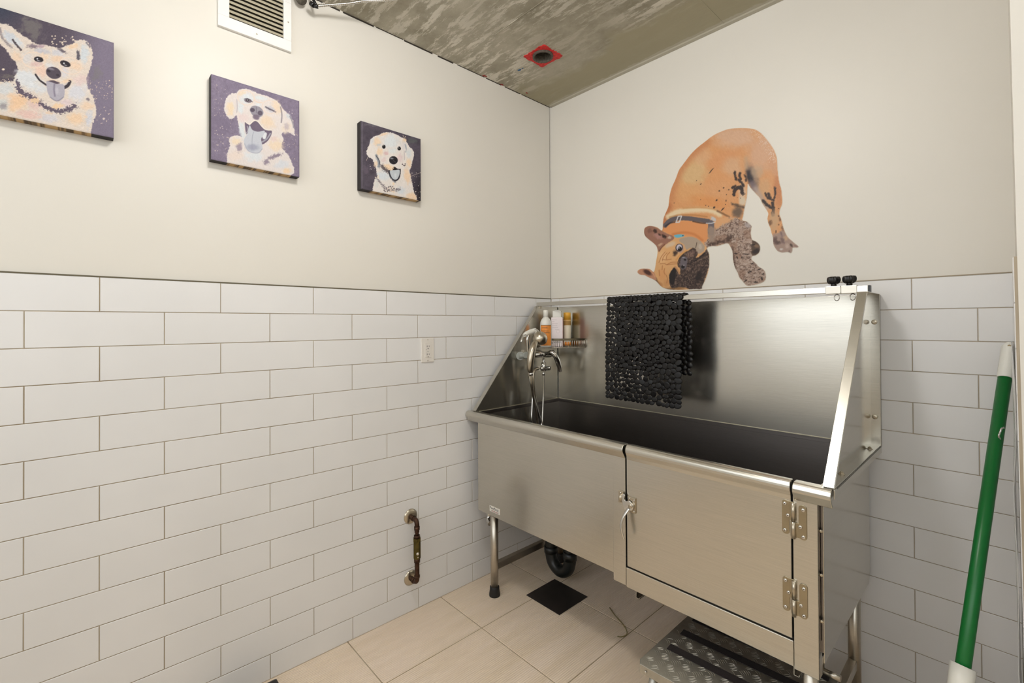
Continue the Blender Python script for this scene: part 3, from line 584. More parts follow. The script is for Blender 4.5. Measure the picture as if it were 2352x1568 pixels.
# ---- the dog decal on the back wall
OUT = [(375, 965), (381, 905), (390, 850), (425, 770), (432, 720), (440, 660), (460, 590), (488, 530), (518, 450), (553, 400), (618, 315), (678, 255), (743, 204), (808, 154), (878, 119), (945, 96), (1020, 88), (1100, 88), (1165, 97), (1205, 116), (1247, 153), (1288, 203), (1322, 250), (1347, 300), (1361, 350), (1366, 420), (1371, 480), (1383, 560), (1398, 610), (1406, 680), (1406, 740), (1388, 785), (1383, 828), (1398, 868), (1408, 910), (1422, 958), (1452, 1018), (1482, 1048), (1512, 1073), (1548, 1105), (1530, 1116), (1497, 1116), (1493, 1140), (1480, 1163), (1448, 1153), (1400, 1158), (1362, 1142), (1337, 1107), (1327, 1080), (1322, 1020), (1312, 990), (1302, 950), (1282, 900), (1277, 860), (1284, 822), (1262, 782), (1232, 737), (1212, 692), (1167, 642), (1127, 597), (1112, 572), (1108, 620), (1103, 680), (1093, 730), (1081, 790), (1073, 840), (1066, 878), (1102, 888), (1143, 925), (1142, 950), (1138, 985), (1142, 1020), (1152, 1047), (1187, 1063), (1213, 1093), (1218, 1125), (1208, 1157), (1182, 1180), (1152, 1188), (1143, 1205), (1152, 1223), (1187, 1253), (1202, 1273), (1242, 1298), (1262, 1325), (1266, 1370), (1253, 1402), (1212, 1423), (1150, 1438), (1103, 1443), (1072, 1413), (1037, 1372), (1022, 1332), (997, 1282), (982, 1220), (977, 1150), (962, 1112), (938, 1081), (900, 1086), (850, 1101), (800, 1103), (768, 1112), (764, 1130), (781, 1170), (783, 1230), (778, 1290), (765, 1342), (743, 1402), (722, 1442), (713, 1470), (640, 1471), (560, 1478), (480, 1478), (420, 1471), (373, 1453), (342, 1423), (317, 1398), (288, 1383), (248, 1365), (228, 1353), (188, 1348), (165, 1331), (167, 1309), (195, 1294), (235, 1292), (272, 1297), (303, 1320), (315, 1280), (322, 1230), (332, 1180), (335, 1140), (327, 1107), (302, 1078), (257, 1043), (227, 1012), (219, 975), (227, 943), (260, 927), (300, 929), (340, 942)]
DO, DS = (1420, 270), 3.7326
def art_bulldog(uv):
    p = Paint(uv, DO, DS); p.c[:] = (226, 160, 104)
    H = lambda X, Y: ((X / 7.84 + 1450 - DO[0]) * DS, (Y / 7.84 + 480 - DO[1]) * DS)     # head view -> body view
    L = lambda X, Y: ((X / 6.533 + 1640 - DO[0]) * DS, (Y / 6.533 + 430 - DO[1]) * DS)    # legs view -> body view
    hs = DS / 7.84; ls = DS / 6.533
    for c, r, col, a, ro in (((1000, 170), (260, 130), (222, 178, 146), .9, 0), ((1230, 300), (170, 230), (220, 172, 138), .9, 20), ((640, 480), (150, 210), (222, 184, 132), .9, 30), ((900, 350), (210, 100), (224, 156, 104), .8, -20), ((980, 420), (120, 120), (222, 176, 136), .8, 0), ((720, 330), (100, 120), (226, 176, 132), .7, 35), ((620, 640), (190, 120), (228, 168, 110), .8, 0), ((860, 620), (200, 120), (226, 164, 112), .8, 0), ((780, 730), (230, 80), (228, 152, 88), .85, 10), ((1250, 600), (90, 110), (216, 168, 120), .8, 0), ((1370, 620), (50, 220), (208, 134, 84), .9, -3), ((1330, 400), (50, 150), (218, 162, 122), .8, -8)):
        p.blob(c, r, col, a, ro, .2)
    p.line([(392, 900), (432, 770), (470, 600), (540, 440), (640, 310), (760, 210)], 62, (206, 134, 86), .75, 34); p.line([(380, 940), (400, 850), (435, 760)], 40, (184, 104, 60), .6, 26)
    p.fur(np.ones(len(p.x)), 7, 60, (4, 24)); p.fur(np.ones(len(p.x)), 4, 20, (3, 18), 3)
    p.line([(430, 850), (500, 812), (600, 795), (700, 790), (800, 797), (870, 830)], 46, (236, 214, 174), .95, 16, 6)
    p.line([(440, 855), (520, 838), (640, 835), (760, 850)], 12, (170, 110, 50), .6, 9); p.line([(560, 775), (700, 770), (820, 785), (900, 820)], 14, (206, 130, 66), .6, 10); p.line([(850, 800), (910, 830), (950, 850)], 14, (120, 80, 52), .8, 8)
    # belly and hind leg
    p.blob((1150, 500), (60, 150), (128, 108, 98), .85, -18, .2); p.blob((1128, 505), (42, 100), (44, 38, 46), .98, -14, .15, .2); p.blob((1160, 590), (40, 80), (122, 106, 112), .85, -25, .2); p.line([(1180, 610), (1220, 680), (1270, 770)], 44, (184, 164, 152), .8, 22)
    p.line([(1095, 350), (1100, 430)], 30, (196, 166, 134), .7, 24); p.blob((1190, 470), (70, 90), (196, 168, 138), .6, 0, .3)
    p.blob((1065, 640), (45, 130), (222, 190, 160), .8, 5, .2); p.blob((1065, 715), (42, 55), (222, 204, 176), .9, 0, .2); p.blob((1025, 810), (62, 74), (112, 92, 76), .95, 8, .3); p.line([(980, 740), (1040, 760), (1085, 770)], 20, (84, 68, 56), .8, 12, 12)
    mud = (56, 42, 38)
    for P, w in (([(1000, 465), (1002, 500), (1012, 530)], 17), ([(1042, 480), (1042, 505), (1050, 525)], 20), ([(1080, 490), (1095, 515), (1095, 540)], 13), ([(1033, 535), (1052, 555), (1075, 585)], 18), ([(980, 600), (1002, 585)], 18), ([(992, 662), (1002, 620), (1030, 598), (1058, 615), (1062, 650)], 24), ([(1064, 605), (1045, 590)], 16),
                 ([(1262, 648), (1282, 688), (1325, 705)], 15), ([(1290, 655), (1300, 690)], 20), ([(1340, 600), (1345, 650), (1335, 712)], 12), ([(1242, 715), (1275, 745), (1305, 772)], 22), ([(1322, 735), (1330, 790), (1325, 835)], 24)):
        p.line(P, w * 1.2, mud, .95, 5, 7)
    for c, r in (((803, 448), (30, 5)), ((788, 468), (22, 5)), ((672, 540), (6, 5)), ((708, 570), (11, 6)), ((903, 602), (9, 9)), ((866, 628), (10, 9)), ((948, 618), (9, 8)), ((843, 708), (14, 9)), ((823, 770), (15, 11)), ((895, 785), (28, 7)), ((775, 760), (8, 5)), ((928, 660), (6, 6)), ((925, 712), (6, 12)), ((920, 745), (6, 6)), ((480, 732), (6, 5)), ((706, 703), (5, 5)), ((1070, 665), (10, 6)), ((1085, 655), (8, 6)), ((1350, 605), (9, 9)), ((1048, 690), (5, 5)), ((1020, 685), (4, 5)), ((750, 752), (5, 5))):
        p.blob(c, r, mud, .9, -45 if r[0] > r[1] * 1.3 else 0, .2, .4)
    # hind foot
    p.blob(L(900, 500), (60, 120), (206, 168, 128), .8, 0, .2); p.poly([L(*q) for q in ((880, 720), (960, 690), (1040, 640), (1110, 740), (1200, 820), (1290, 890), (1180, 1000), (980, 990), (880, 860))], (168, 140, 126), 14, 12)
    for c, r, col, ro in (((845, 530), (38, 60), (120, 84, 58), 0), ((990, 480), (26, 50), (130, 86, 56), -15), ((1030, 610), (30, 60), (130, 92, 64), -15), ((970, 430), (16, 24), (90, 60, 46), 0), ((930, 665), (14, 30), (50, 36, 34), 0), ((920, 800), (48, 80), (98, 72, 66), 0), ((1030, 800), (36, 70), (120, 94, 92), -25), ((960, 830), (60, 40), (90, 68, 62), 0), ((1100, 880), (40, 60), (198, 172, 156), -20), ((1010, 700), (20, 60), (128, 104, 104), -20), ((1080, 760), (40, 50), (206, 166, 130), -30), ((970, 560), (14, 14), (100, 66, 44), 0), ((1160, 870), (20, 40), (66, 46, 40), -40), ((1010, 930), (40, 24), (216, 206, 200), 0), ((1225, 880), (40, 16), (140, 110, 100), 20), ((1130, 960), (20, 30), (130, 104, 96), 0), ((970, 320), (14, 12), (70, 48, 38), 0)):
        p.blob(L(*c), (r[0] * ls, r[1] * ls), col, .85, ro, .35)
    # far paw
    p.poly([(1130, 1045), (1185, 1060), (1220, 1095), (1222, 1130), (1205, 1160), (1150, 1195), (1130, 1180)], (88, 66, 50), 4); p.blob(L(640, 880), (50 * ls, 40 * ls), (136, 106, 80), .9, 0, .3); p.blob(L(630, 960), (80 * ls, 45 * ls), (42, 30, 26), .95, -20, .2)
    # muddy foreleg
    G = [(832, 955), (862, 900), (940, 862), (1010, 856), (1062, 880), (1150, 915), (1150, 1040), (1150, 1200), (1275, 1330), (1265, 1410), (1105, 1455), (1010, 1340), (970, 1150), (938, 1075), (800, 1110), (755, 1120), (735, 1070), (800, 1020)]
    p.poly(G, (176, 150, 134), 6, 14, 20); mg = mask(G, p.x, p.y)
    r1 = np.abs(fbm(p.x / 34, p.y / 26, 4, 31) - .5) * 2; r2 = fbm(p.x / 12, p.y / 9, 3, 32); r3 = fbm(p.x / 70, p.y / 70, 3, 37)
    for col, a in (((82, 58, 48), sstep(.13, .02, r1) * .75), ((204, 184, 170), sstep(.56, .74, r2) * .7), ((96, 70, 58), sstep(.36, .22, r2) * .7), ((150, 112, 90), sstep(.5, .65, r3) * .5)):
        a = (a * mg)[:, None]; p.c = p.c * (1 - a) + np.array(col, float) * a
    p.poly([(825, 900), (860, 868), (930, 855), (985, 862), (960, 890), (900, 915), (850, 950)], (226, 168, 116), 12, 14, 14); p.line([(795, 1085), (860, 1068), (930, 1050), (960, 1020)], 34, (66, 46, 38), .75, 16, 26); p.line([(1000, 1280), (985, 1190), (978, 1120)], 22, (84, 60, 48), .7, 12, 12)
    for c, r in (((1230, 1380), (12, 26)), ((1090, 1400), (22, 8)), ((1180, 1410), (30, 9)), ((1210, 1300), (26, 7)), ((1130, 1320), (26, 8)), ((1150, 1250), (20, 6)), ((1100, 1170), (34, 7)), ((1010, 1165), (20, 8)), ((1150, 1090), (40, 6)), ((1020, 1200), (10, 16)), ((1060, 1200), (10, 14)), ((1240, 1340), (14, 8))): p.blob(c, r, (40, 28, 24), .9, random.uniform(-30, 10), .5, .3)
    p.blob((1110, 920), (36, 34), (190, 180, 178), .7, 30, .4)
    # neck and head
    p.poly([(384, 960), (440, 905), (560, 885), (700, 900), (768, 915), (770, 1000), (745, 1070), (640, 1030), (470, 1010), (400, 975)], (230, 152, 92), 8, 4); p.line([(470, 1000), (560, 985), (650, 1000), (720, 1050)], 20, (206, 120, 62), .7, 12)
    HP_ = [H(*q) for q in ((470, 700), (560, 660), (700, 560), (800, 510), (960, 495), (1100, 500), (1230, 570), (1320, 640), (1380, 740), (1420, 950), (1390, 1120), (1320, 1290), (1280, 1460), (900, 1480), (600, 1450), (430, 1300), (410, 1130), (440, 950))]
    p.poly(HP_, (226, 170, 112), 4)
    for c, r, col, a, ro in (((560, 860), (110, 160), (234, 184, 130), .9, 0), ((560, 1180), (110, 150), (226, 160, 100), .9, 0), ((640, 1330), (90, 90), (214, 150, 92), .8, 0), ((700, 640), (150, 60), (216, 190, 160), .9, -20), ((500, 1350), (100, 60), (188, 124, 72), .8, 30), ((690, 1200), (50, 100), (226, 166, 102), .8, 0), ((820, 1420), (200, 50), (150, 106, 62), .9, 0)):
        p.blob(H(*c), (r[0] * hs, r[1] * hs), col, a, ro, .2)
    p.poly([H(*q) for q in ((870, 540), (1000, 500), (1130, 505), (1260, 590), (1320, 680), (1290, 770), (1200, 800), (1140, 720), (1060, 700), (990, 740), (950, 640), (880, 590))], (178, 158, 138), 5, 5); p.blob(H(1240, 680), (50 * hs, 70 * hs), (196, 180, 164), .8, 0, .3)
    p.line([H(1180, 600), H(1160, 700)], 5, (60, 44, 36), .9, 2)
    MZ = [H(*q) for q in ((845, 975), (870, 880), (950, 790), (1050, 730), (1130, 700), (1200, 800), (1160, 870), (1230, 850), (1310, 780), (1370, 720), (1405, 850), (1415, 1000), (1370, 1120), (1340, 1220), (1300, 1330), (1268, 1440), (1080, 1445), (900, 1400), (740, 1420), (690, 1340), (685, 1200), (715, 1120), (785, 1045), (835, 1100), (870, 1170), (880, 1080), (850, 1030))]
    p.poly(MZ, (74, 56, 50), 5, 6, 10); mz = mask(MZ, p.x, p.y)
    p.blob(H(1060, 820), (130 * hs, 80 * hs), (122, 92, 82), .9, -30, .3); p.blob(H(1030, 1060), (90 * hs, 70 * hs), (112, 88, 78), .8, 0, .4)
    r2 = fbm(p.x / 9, p.y / 9, 3, 52); a = (sstep(.58, .72, r2) * mz * .6)[:, None]; p.c = p.c * (1 - a) + np.array((150, 122, 104.)) * a; a = (sstep(.42, .28, r2) * mz * .7)[:, None]; p.c = p.c * (1 - a) + np.array((32, 24, 22.)) * a
    p.blob(H(1220, 1200), (90 * hs, 130 * hs), (36, 26, 24), .8, 10, .4); p.line([H(1000, 980), H(1100, 960), H(1220, 880), H(1330, 790)], 8, (30, 22, 22), .9, 4, 4); p.line([H(1150, 960), H(1300, 880), H(1370, 860)], 9, (150, 120, 100), .5, 5, 6)
    p.poly([H(*q) for q in ((690, 1200), (720, 1120), (790, 1050), (805, 1120), (790, 1250), (760, 1350), (700, 1330))], (34, 26, 26), 5, 3)
    p.poly([H(*q) for q in ((880, 980), (890, 900), (930, 855), (1000, 870), (1010, 930), (1000, 990), (980, 1060), (920, 1090), (885, 1040))], (108, 98, 104), 6); p.blob(H(968, 912), (30 * hs, 22 * hs), (22, 16, 18), 1, 10, 0, .5); p.blob(H(930, 1040), (42 * hs, 40 * hs), (26, 20, 22), 1, 0, 0, .5); p.blob(H(945, 1012), (24 * hs, 16 * hs), (176, 166, 170), .8, 0, 0, .3); p.blob(H(940, 870), (40 * hs, 16 * hs), (176, 170, 176), .7, 0, .1)
    p.line([H(848, 1040), H(838, 960), H(885, 860), H(990, 760)], 6, (48, 36, 34), .9, 3); p.line([H(810, 915), H(860, 850), H(930, 790), H(1000, 742)], 14, (220, 156, 88), .95, 5); p.line([H(790, 1040), H(830, 1090), H(868, 1160)], 16, (196, 142, 96), .95, 5)
    p.blob(H(790, 790), (60 * hs, 80 * hs), (66, 48, 38), .95, 30, .3, .2); p.blob(H(870, 705), (92 * hs, 100 * hs), (150, 132, 140), .9, 0, .15, .5); p.blob(H(862, 695), (68 * hs, 76 * hs), (36, 26, 34), 1, 20, 0, .85); p.blob(H(862, 690), (54 * hs, 62 * hs), (206, 200, 212), 1, 20, 0, .8); p.blob(H(872, 715), (40 * hs, 44 * hs), (18, 14, 20), 1, 0, 0, .8); p.blob(H(858, 700), (16 * hs, 14 * hs), (245, 245, 250), 1, 0, 0, .4)
    wr_ = (168, 102, 54)
    for P in (((500, 960), (540, 860), (610, 770)), ((560, 930), (580, 860), (640, 790)), ((520, 985), (600, 982), (640, 1000), (720, 960), (840, 955)), ((630, 900), (640, 840), (690, 780)), ((560, 905), (630, 915), (720, 900)), ((600, 1070), (590, 1130), (610, 1180)), ((560, 1020), (555, 1090)), ((630, 1190), (650, 1250), (640, 1330)), ((500, 1100), (510, 1200)), ((640, 1000), (740, 990), (820, 985))):
        p.line([H(*q) for q in P], 5.5, wr_, .75, 4)
    p.line([H(440, 1250), H(480, 1340), H(560, 1430), H(760, 1455)], 16, (96, 62, 36), .8, 9)
    # ears
    p.poly([H(*q) for q in ((225, 400), (250, 335), (320, 300), (400, 312), (480, 348), (560, 395), (640, 438), (740, 480), (770, 530), (640, 620), (560, 690), (500, 765), (462, 700), (400, 622), (330, 572), (270, 502), (232, 450))], (158, 110, 90), 4, 3)
    for c, r, col, ro in (((480, 490), (120, 60), (184, 134, 124), 25), ((330, 390), (60, 60), (134, 92, 76), 0), ((430, 400), (60, 44), (62, 42, 34), 35), ((590, 490), (62, 40), (46, 32, 26), 30), ((520, 640), (70, 30), (206, 166, 134), -30), ((690, 510), (50, 34), (206, 180, 158), 0), ((510, 460), (40, 24), (74, 50, 40), 40)): p.blob(H(*c), (r[0] * hs, r[1] * hs), col, .9, ro, .35)
    p.line([H(600, 640), H(540, 700), H(500, 760)], 8, (110, 66, 40), .7, 5); p.line([H(232, 420), H(280, 520), H(350, 590)], 6, (110, 70, 54), .7, 4)
    p.poly([H(*q) for q in ((108, 1150), (160, 1082), (240, 1062), (315, 1080), (395, 1125), (435, 1200), (455, 1330), (340, 1290), (240, 1225), (150, 1208))], (196, 138, 106), 4, 2); p.blob(H(290, 1140), (110 * hs, 55 * hs), (74, 42, 38), .95, 28, .15, .4); p.line([H(230, 1220), H(330, 1270), H(440, 1300)], 16, (40, 26, 24), .95, 6); p.line([H(340, 1110), H(400, 1170), H(420, 1220)], 8, (226, 160, 116), .9, 4)
    # collar strap, buckle, tag
    p.line([(402, 925), (440, 885), (490, 866), (560, 862), (640, 868), (720, 880), (775, 888)], 38, (98, 90, 94), .98, 4, 2); p.line([(405, 930), (450, 902), (500, 892)], 12, (50, 44, 50), .8, 6); p.line([(640, 890), (720, 905), (775, 905)], 9, (50, 34, 30), .8, 5)
    p.line([(797, 905), (795, 985)], 52, (104, 98, 106), .97, 4); p.line([(797, 960), (800, 1040)], 56, (160, 138, 122), .9, 12, 14)
    bk = [(495, 898), (514, 845), (543, 843), (524, 896), (495, 898)]; p.line(bk, 9, (214, 212, 214), 1, 3, curve=False); p.blob((815, 868), (34, 22), (196, 200, 206), .9, 20, .5, .4); p.line([(755, 905), (800, 905), (830, 895)], 8, (214, 214, 216), .9, 3)
    p.poly([(478, 1010), (520, 1000), (562, 1004), (566, 1013), (548, 1022), (500, 1030)], (104, 184, 210), 4); p.blob((555, 1012), (10, 6), (30, 50, 60), .9)
    # specular grain of wet rump
    p.specks((1180, 110, 1370, 420), 0, (2, 4), (240, 230, 220), .8, 3)
    e = [(1170, 100), (1215, 130), (1250, 165), (1290, 215), (1325, 265), (1345, 320), (1358, 380)]
    rg = random.Random(4)
    for k in range(170):
        i = rg.random() * 5.9; j = int(i); f = i - j; X = e[j][0] * (1 - f) + e[j + 1][0] * f - abs(rg.gauss(0, 34)); Y = e[j][1] * (1 - f) + e[j + 1][1] * f + rg.uniform(-4, 20); p.blob((X, Y), (3.2, 3.2), (244, 232, 220), .75, 0, 0, .2)
    lum = p.c.mean(1, keepdims=True); p.c = p.c * .93 + lum * .07
    P = [(q.x, q.y) for q in spline(OUT, 3, True)]; d = sdpoly(p.x, p.y, P)
    a = sstep(-4.5, -1.5, d)[:, None] * .85; p.c = p.c * (1 - a) + np.array((236, 228, 212.)) * a
    return p.c
def decal():
    poly2 = [(q.x, q.y) for q in spline(OUT, 3, True)]
    W3 = [at(x / DS + DO[0], y / DS + DO[1], 'y', 0.0045) for x, y in poly2]; PX = [(q.x, q.z) for q in W3]
    yf = .0055; x0, x1 = min(q[0] for q in PX) - .002, max(q[0] for q in PX) + .002; z0, z1 = min(q[1] for q in PX) - .002, max(q[1] for q in PX) + .002
    h = .0021; nx = int((x1 - x0) / h) + 2; nz = int((z1 - z0) / h) + 2
    gx, gz = np.meshgrid(x0 + h * np.arange(nx), z0 + h * np.arange(nz), indexing='ij'); cx, cz = gx[:-1, :-1] + h / 2, gz[:-1, :-1] + h / 2
    ins = sdpoly(cx.ravel(), cz.ravel(), PX).reshape(cx.shape) < 0
    fs = []; used = {}; vs = []; cnt = {}
    def vid(i, j):
        if (i, j) not in used: used[(i, j)] = len(vs); vs.append([gx[i, j], gz[i, j]])
        return used[(i, j)]
    for i, j in zip(*np.where(ins)):
        f = [vid(i, j), vid(i + 1, j), vid(i + 1, j + 1), vid(i, j + 1)]; fs.append(f)
        for a, b in zip(f, f[1:] + f[:1]): cnt[(a, b)] = 1
    bd = [(a, b) for (a, b) in cnt if (b, a) not in cnt]; PA = np.array(PX); PB = np.roll(PA, -1, 0)
    for i in {a for e in bd for a in e}:
        q = np.array(vs[i]); E = PB - PA; t = np.clip(((q - PA) * E).sum(1) / ((E * E).sum(1) + 1e-12), 0, 1); Q = PA + E * t[:, None]; k = np.argmin(((Q - q) ** 2).sum(1)); vs[i] = list(Q[k])
    V = [(x, yf, z) for x, z in vs]; n = len(V); F = list(fs); mp = {}
    for a, b in bd:
        for c in (a, b):
            if c not in mp: mp[c] = len(V); V.append((V[c][0], .0069, V[c][2]))
        F.append((b, a, mp[a], mp[b]))
    col = np.zeros((len(V), 3)); pts = np.array(V[:n]); col[:n] = art_bulldog(pix(pts))
    for a, b in mp.items(): col[b] = (236, 230, 218)
    mb = MB(); mb.add(V, F); o = obj('dog_wall_decal', mb, 'decal_ink'); set_ink(o, tolin(col))
    tag(o, 'cut-out wall sticker of a muddy tan bulldog bending head-down, above the steel tub', 'wall sticker')
decal()

# ================================================================== WALL FIXTURES
# air vent
t = empty('air_vent', (-.007, -1.57, 2.44), 'white louvred air vent high on the left wall above the winking dog canvas', 'air vent')
b = MB(); Y0, Y1, Z0, Z1 = -1.691, -1.452, 2.322, 2.545; y0, y1, z0, z1 = -1.657, -1.480, 2.362, 2.505
for a, c in (((Y0, Z0), (Y1, z0)), ((Y0, z1), (Y1, Z1)), ((Y0, z0), (y0, z1)), ((y1, z0), (Y1, z1))): b.box((-.007, a[0], a[1]), (.006, c[0], c[1]))
obj('frame', b, 'vent_white', t, .0015)
b = MB()
for k in range(9):
    z = z0 + .004 + k * .0162
    b.quadbox([(-.0055, y0, z + .0105), (-.0055, y1, z + .0105), (.0030, y1, z - .0005), (.0030, y0, z - .0005)], (1, 0, .6), .0030)
fixn(obj('louvers', b, 'louver', t))
b = MB(); b.box((-.0069, y0, z0), (-.0062, y1, z1)); obj('backing', b, 'duct', t)
for y, z in ((-1.571, 2.340), (-1.464, 2.43)):
    b = MB(); b.lathe([(.0028, 0), (.002, .0012), (.0005, .0014)], (.006, y, z), (1, 0, 0), 10); fixn(obj('screw', b, 'nickel', t))

# flexible conduit with dark fitting
t = empty('flexible_conduit', (.05, -1.37, 2.50), 'flexible metal conduit with black end fitting crossing from left wall to ceiling', 'conduit')
path = spline([at(727, 14, 'x', .06), at(760, 11, 'x', .075), at(800, 8, 'x', .10), at(840, 2, 'x', .135), (.19, -1.16, 2.563), (.26, -1.10, 2.566)], 26)
rr = [.0052 + .0012 * math.sin(i * 2.2) for i in range(len(path))]
b = MB(); b.tube(path, rr, 12); obj('metal_hose', b, 'chrome', t)
b = MB(); b.tube([at(714, 8, 'x', .045), at(721, 13, 'x', .055)], .0085, 14); b.tube([at(721, 13, 'x', .055), at(731, 16, 'x', .062)], .0072, 14); obj('fitting', b, 'black', t)
b = MB(); b.tube([at(712, -16, 'x', .02), at(720, 0, 'x', .035), at(726, 12, 'x', .05)], .0055, 10); obj('cable', b, 'black', t)
b = MB(); b.lathe([(.002, 0), (.016, .002), (.019, .012), (.016, .03), (.010, .045)], at(697, 4, 'x', .03), (-.6, -.5, .9), 20); fixn(obj('lamp_head', b, 'dark_iron', t))

# outlet
t = empty('power_outlet', (0, -.854, 1.117), 'white double power outlet set in the left wall tiles', 'power outlet')
b = MB(); b.bbox((-.0005, -.8885, 1.1155), (.006, -.8215, 1.2265), .0018); obj('cover_plate', b, 'ivory', t)
b = MB(); b.bbox((.004, -.871, 1.137), (.0082, -.839, 1.205), .0008); obj('receptacle', b, 'ivory', t)
b = MB()
for z in (1.189, 1.152):
    for y, h in ((-.8605, .0075), (-.8495, .006)): b.box((.0080, y - .0011, z - h / 2), (.0086, y + .0011, z + h / 2))
    b.lathe([(.0021, 0), (.0021, .0005)], (.0081, -.855, z - .0115), (1, 0, 0), 10)
b.lathe([(.0014, 0), (.0014, .0005)], (.0081, -.8660, 1.1745), (1, 0, 0), 8); b.box((.0080, -.860, 1.1795), (.0084, -.850, 1.1802)); b.box((.0080, -.860, 1.1655), (.0084, -.850, 1.1662))
fixn(obj('slots', b, 'slot', t))
for z in (1.219, 1.123):
    b = MB(); b.lathe([(.0026, 0), (.002, .001)], (.0058, -.855, z), (1, 0, 0), 10); fixn(obj('screw', b, 'nickel', t))

# copper pipe loop with brass valve
t = empty('wall_pipe', (0, -.946, .14), 'short dark copper pipe with brass valve between two round plates on the left wall', 'pipe')
yp = -.948
for z in (.427, .152):
    b = MB(); b.lathe([(.0335, 0), (.0335, .002), (.027, .006), (.014, .009), (.012, .009)], (.0, yp + .002, z), (1, 0, 0), 28); fixn(obj('escutcheon', b, 'nickel', t))
b = MB(); x = .058
b.tube(spline([(.002, yp, .427), (.03, yp, .427), (.050, yp, .424), (x, yp, .412), (x, yp, .395), (x, yp, .375)], 5), .0105, 16); b.tube([(x, yp, .40), (x, yp, .385)], .0125, 16); b.tube([(x, yp, .388), (x, yp, .352)], .0085, 14); b.tube([(x, yp, .362), (x, yp, .350)], .0135, 14)
b.tube([(.022, yp, .427), (.034, yp, .427)], .0125, 16)
obj('upper_pipe', b, 'copper', t)
b = MB(); b.tube(spline([(x, yp, .262), (x, yp, .20), (x, yp, .172), (.052, yp, .158), (.036, yp, .152), (.002, yp, .152)], 5), .0105, 16); b.tube([(x, yp, .262), (x, yp, .244)], .0135, 14); b.tube([(x, yp, .186), (x, yp, .176)], .0125, 14); b.tube([(.024, yp, .152), (.036, yp, .152)], .0125, 16); obj('lower_pipe', b, 'copper', t)
b = MB(); b.tube([(x, yp, .350), (x, yp, .346), (x, yp, .262), (x, yp, .258)], [.012, .016, .016, .012], 8, smooth=False); b.tube([(x, yp, .350), (x, yp, .337)], .0178, 6, smooth=False); obj('valve_body', b, 'brass', t)
b = MB(); b.lathe([(.006, 0), (.006, .008), (.004, .009)], (x + .012, yp - .004, .288), (.8, -.5, 0), 12); b.lathe([(.0028, 0), (.0028, .006)], (x + .013, yp - .003, .272), (.8, -.5, 0), 8); fixn(obj('valve_stem', b, 'chrome', t))

# black box at the foot of the wall, cut by the frame
t = empty('black_box', (.12, -1.62, 0), 'low black rounded box on the floor at the foot of the left wall', 'box')
b = MB(); b.bbox((.064, -1.72, .001), (.20, -1.524, .040), .008); obj('body', b, 'black', t)
b = MB(); b.lathe([(.026, 0), (.026, .0015), (.021, .0015), (.021, 0)], (.105, -1.565, .0399), (0, 0, 1), 28); fixn(obj('dial', b, 'nickel', t))

# ================================================================== THE STEEL DOG WASH TUB
TX0, TX1 = .077, 1.505; YF = -.618; ZR = .862
tub = empty('wash_tub', (.79, -.32, 0), 'stainless steel dog wash tub on legs with hinged front door, in the tiled corner', 'wash tub')
def part(name, mb, mat, par=tub, bevel=0., seg=2): return fixn(obj(name, mb, mat, par, bevel, seg))
XL, XRR, YB = .065, 1.512, -.006
# basin shell
b = MB(); t_ = .002
b.box((XL - t_, -.600, .45), (XL, YB, ZR)); b.box((1.500, -.600, .45), (1.502, YB, ZR - .004)); b.box((XL, YB - t_, .45), (1.500, YB, ZR)); b.box((XL, -.602, .45), (.914, -.600, ZR - .008)); b.box((XL, -.602, .45), (1.5, -.600, .455)); b.box((1.442, -.602, .45), (1.5, -.600, ZR - .008))
b.add([(XL, -.602, .452), (1.5, -.602, .452), (1.5, YB, .452), (XL, YB, .452), (.23, -.30, .435)], [(0, 1, 4), (1, 2, 4), (2, 3, 4), (3, 0, 4)])
part('basin', b, 'steel_shaded')
# rolled rim
def rim_prof():
    P = [(-.600, .852), (-.600, ZR), (-.620, ZR)]
    for k in range(1, 8): a = PI / 2 + k * (PI * .62) / 7; P.append((-.621 + .0185 * math.cos(a), ZR - .0185 + .0185 * math.sin(a)))
    P += [(-.6215, .812), (-.617, .812)]; return P
def rim(x0, x1): b = MB(); b.prism(rim_prof(), 'x', x0, x1); return b
part('rim', rim(.005, .914), 'steel', bevel=.002); part('rim', rim(1.4455, 1.534), 'steel', bevel=.002)
b = MB(); b.box((.003, -.605, .846), (XL - .0035, -.003, ZR - .001)); part('side_ledge', b, 'steel', bevel=.001)
b = MB(); b.box((1.5035, -.605, .858), (1.540, -.003, ZR)); b.box((1.537, -.625, .838), (1.540, -.003, ZR)); part('side_ledge', b, 'steel', bevel=.0012)
# front skin
b = MB(); b.box((TX0, YF, .388), (.862, YF + .004, .845)); b.box((TX0, YF + .004, .388), (.862, YF + .018, .392)); part('front_panel', b, 'steel', bevel=.0015)
b = MB(); b.box((.862, YF - .0035, .364), (.914, YF + .018, .846)); part('door_post', b, 'steel', bevel=.0015)
b = MB(); b.box((.9155, YF - .0035, .360), (1.4415, YF + .014, .4295)); part('bottom_rail', b, 'steel', bevel=.002)
b = MB(); b.box((1.4425, YF - .003, .355), (1.501, YF + .001, .846)); b.box((1.498, YF - .003, .355), (1.501, -.590, .846)); part('corner_post', b, 'steel', bevel=.002)
b = MB(); b.prism([(-.610, .400), (-.066, .400), (-.04, .43), (-.04, .846), (-.610, .846)], 'x', 1.5085, 1.511); part('side_panel', b, 'steel_mirror', bevel=.001)
b = MB(); b.box((1.500, -.60, .42), (1.5084, -.05, .846)); part('side_filler', b, 'steel_shaded')
b = MB(); b.box((TX0 - .002, -.600, .392), (TX0, -.02, .846)); part('side_panel', b, 'steel')
b = MB(); b.box((TX0, -.597, .392), (1.498, -.02, .396)); b.box((TX0, -.022, .40), (1.5, -.02, .846)); part('underside', b, 'steel_shaded')
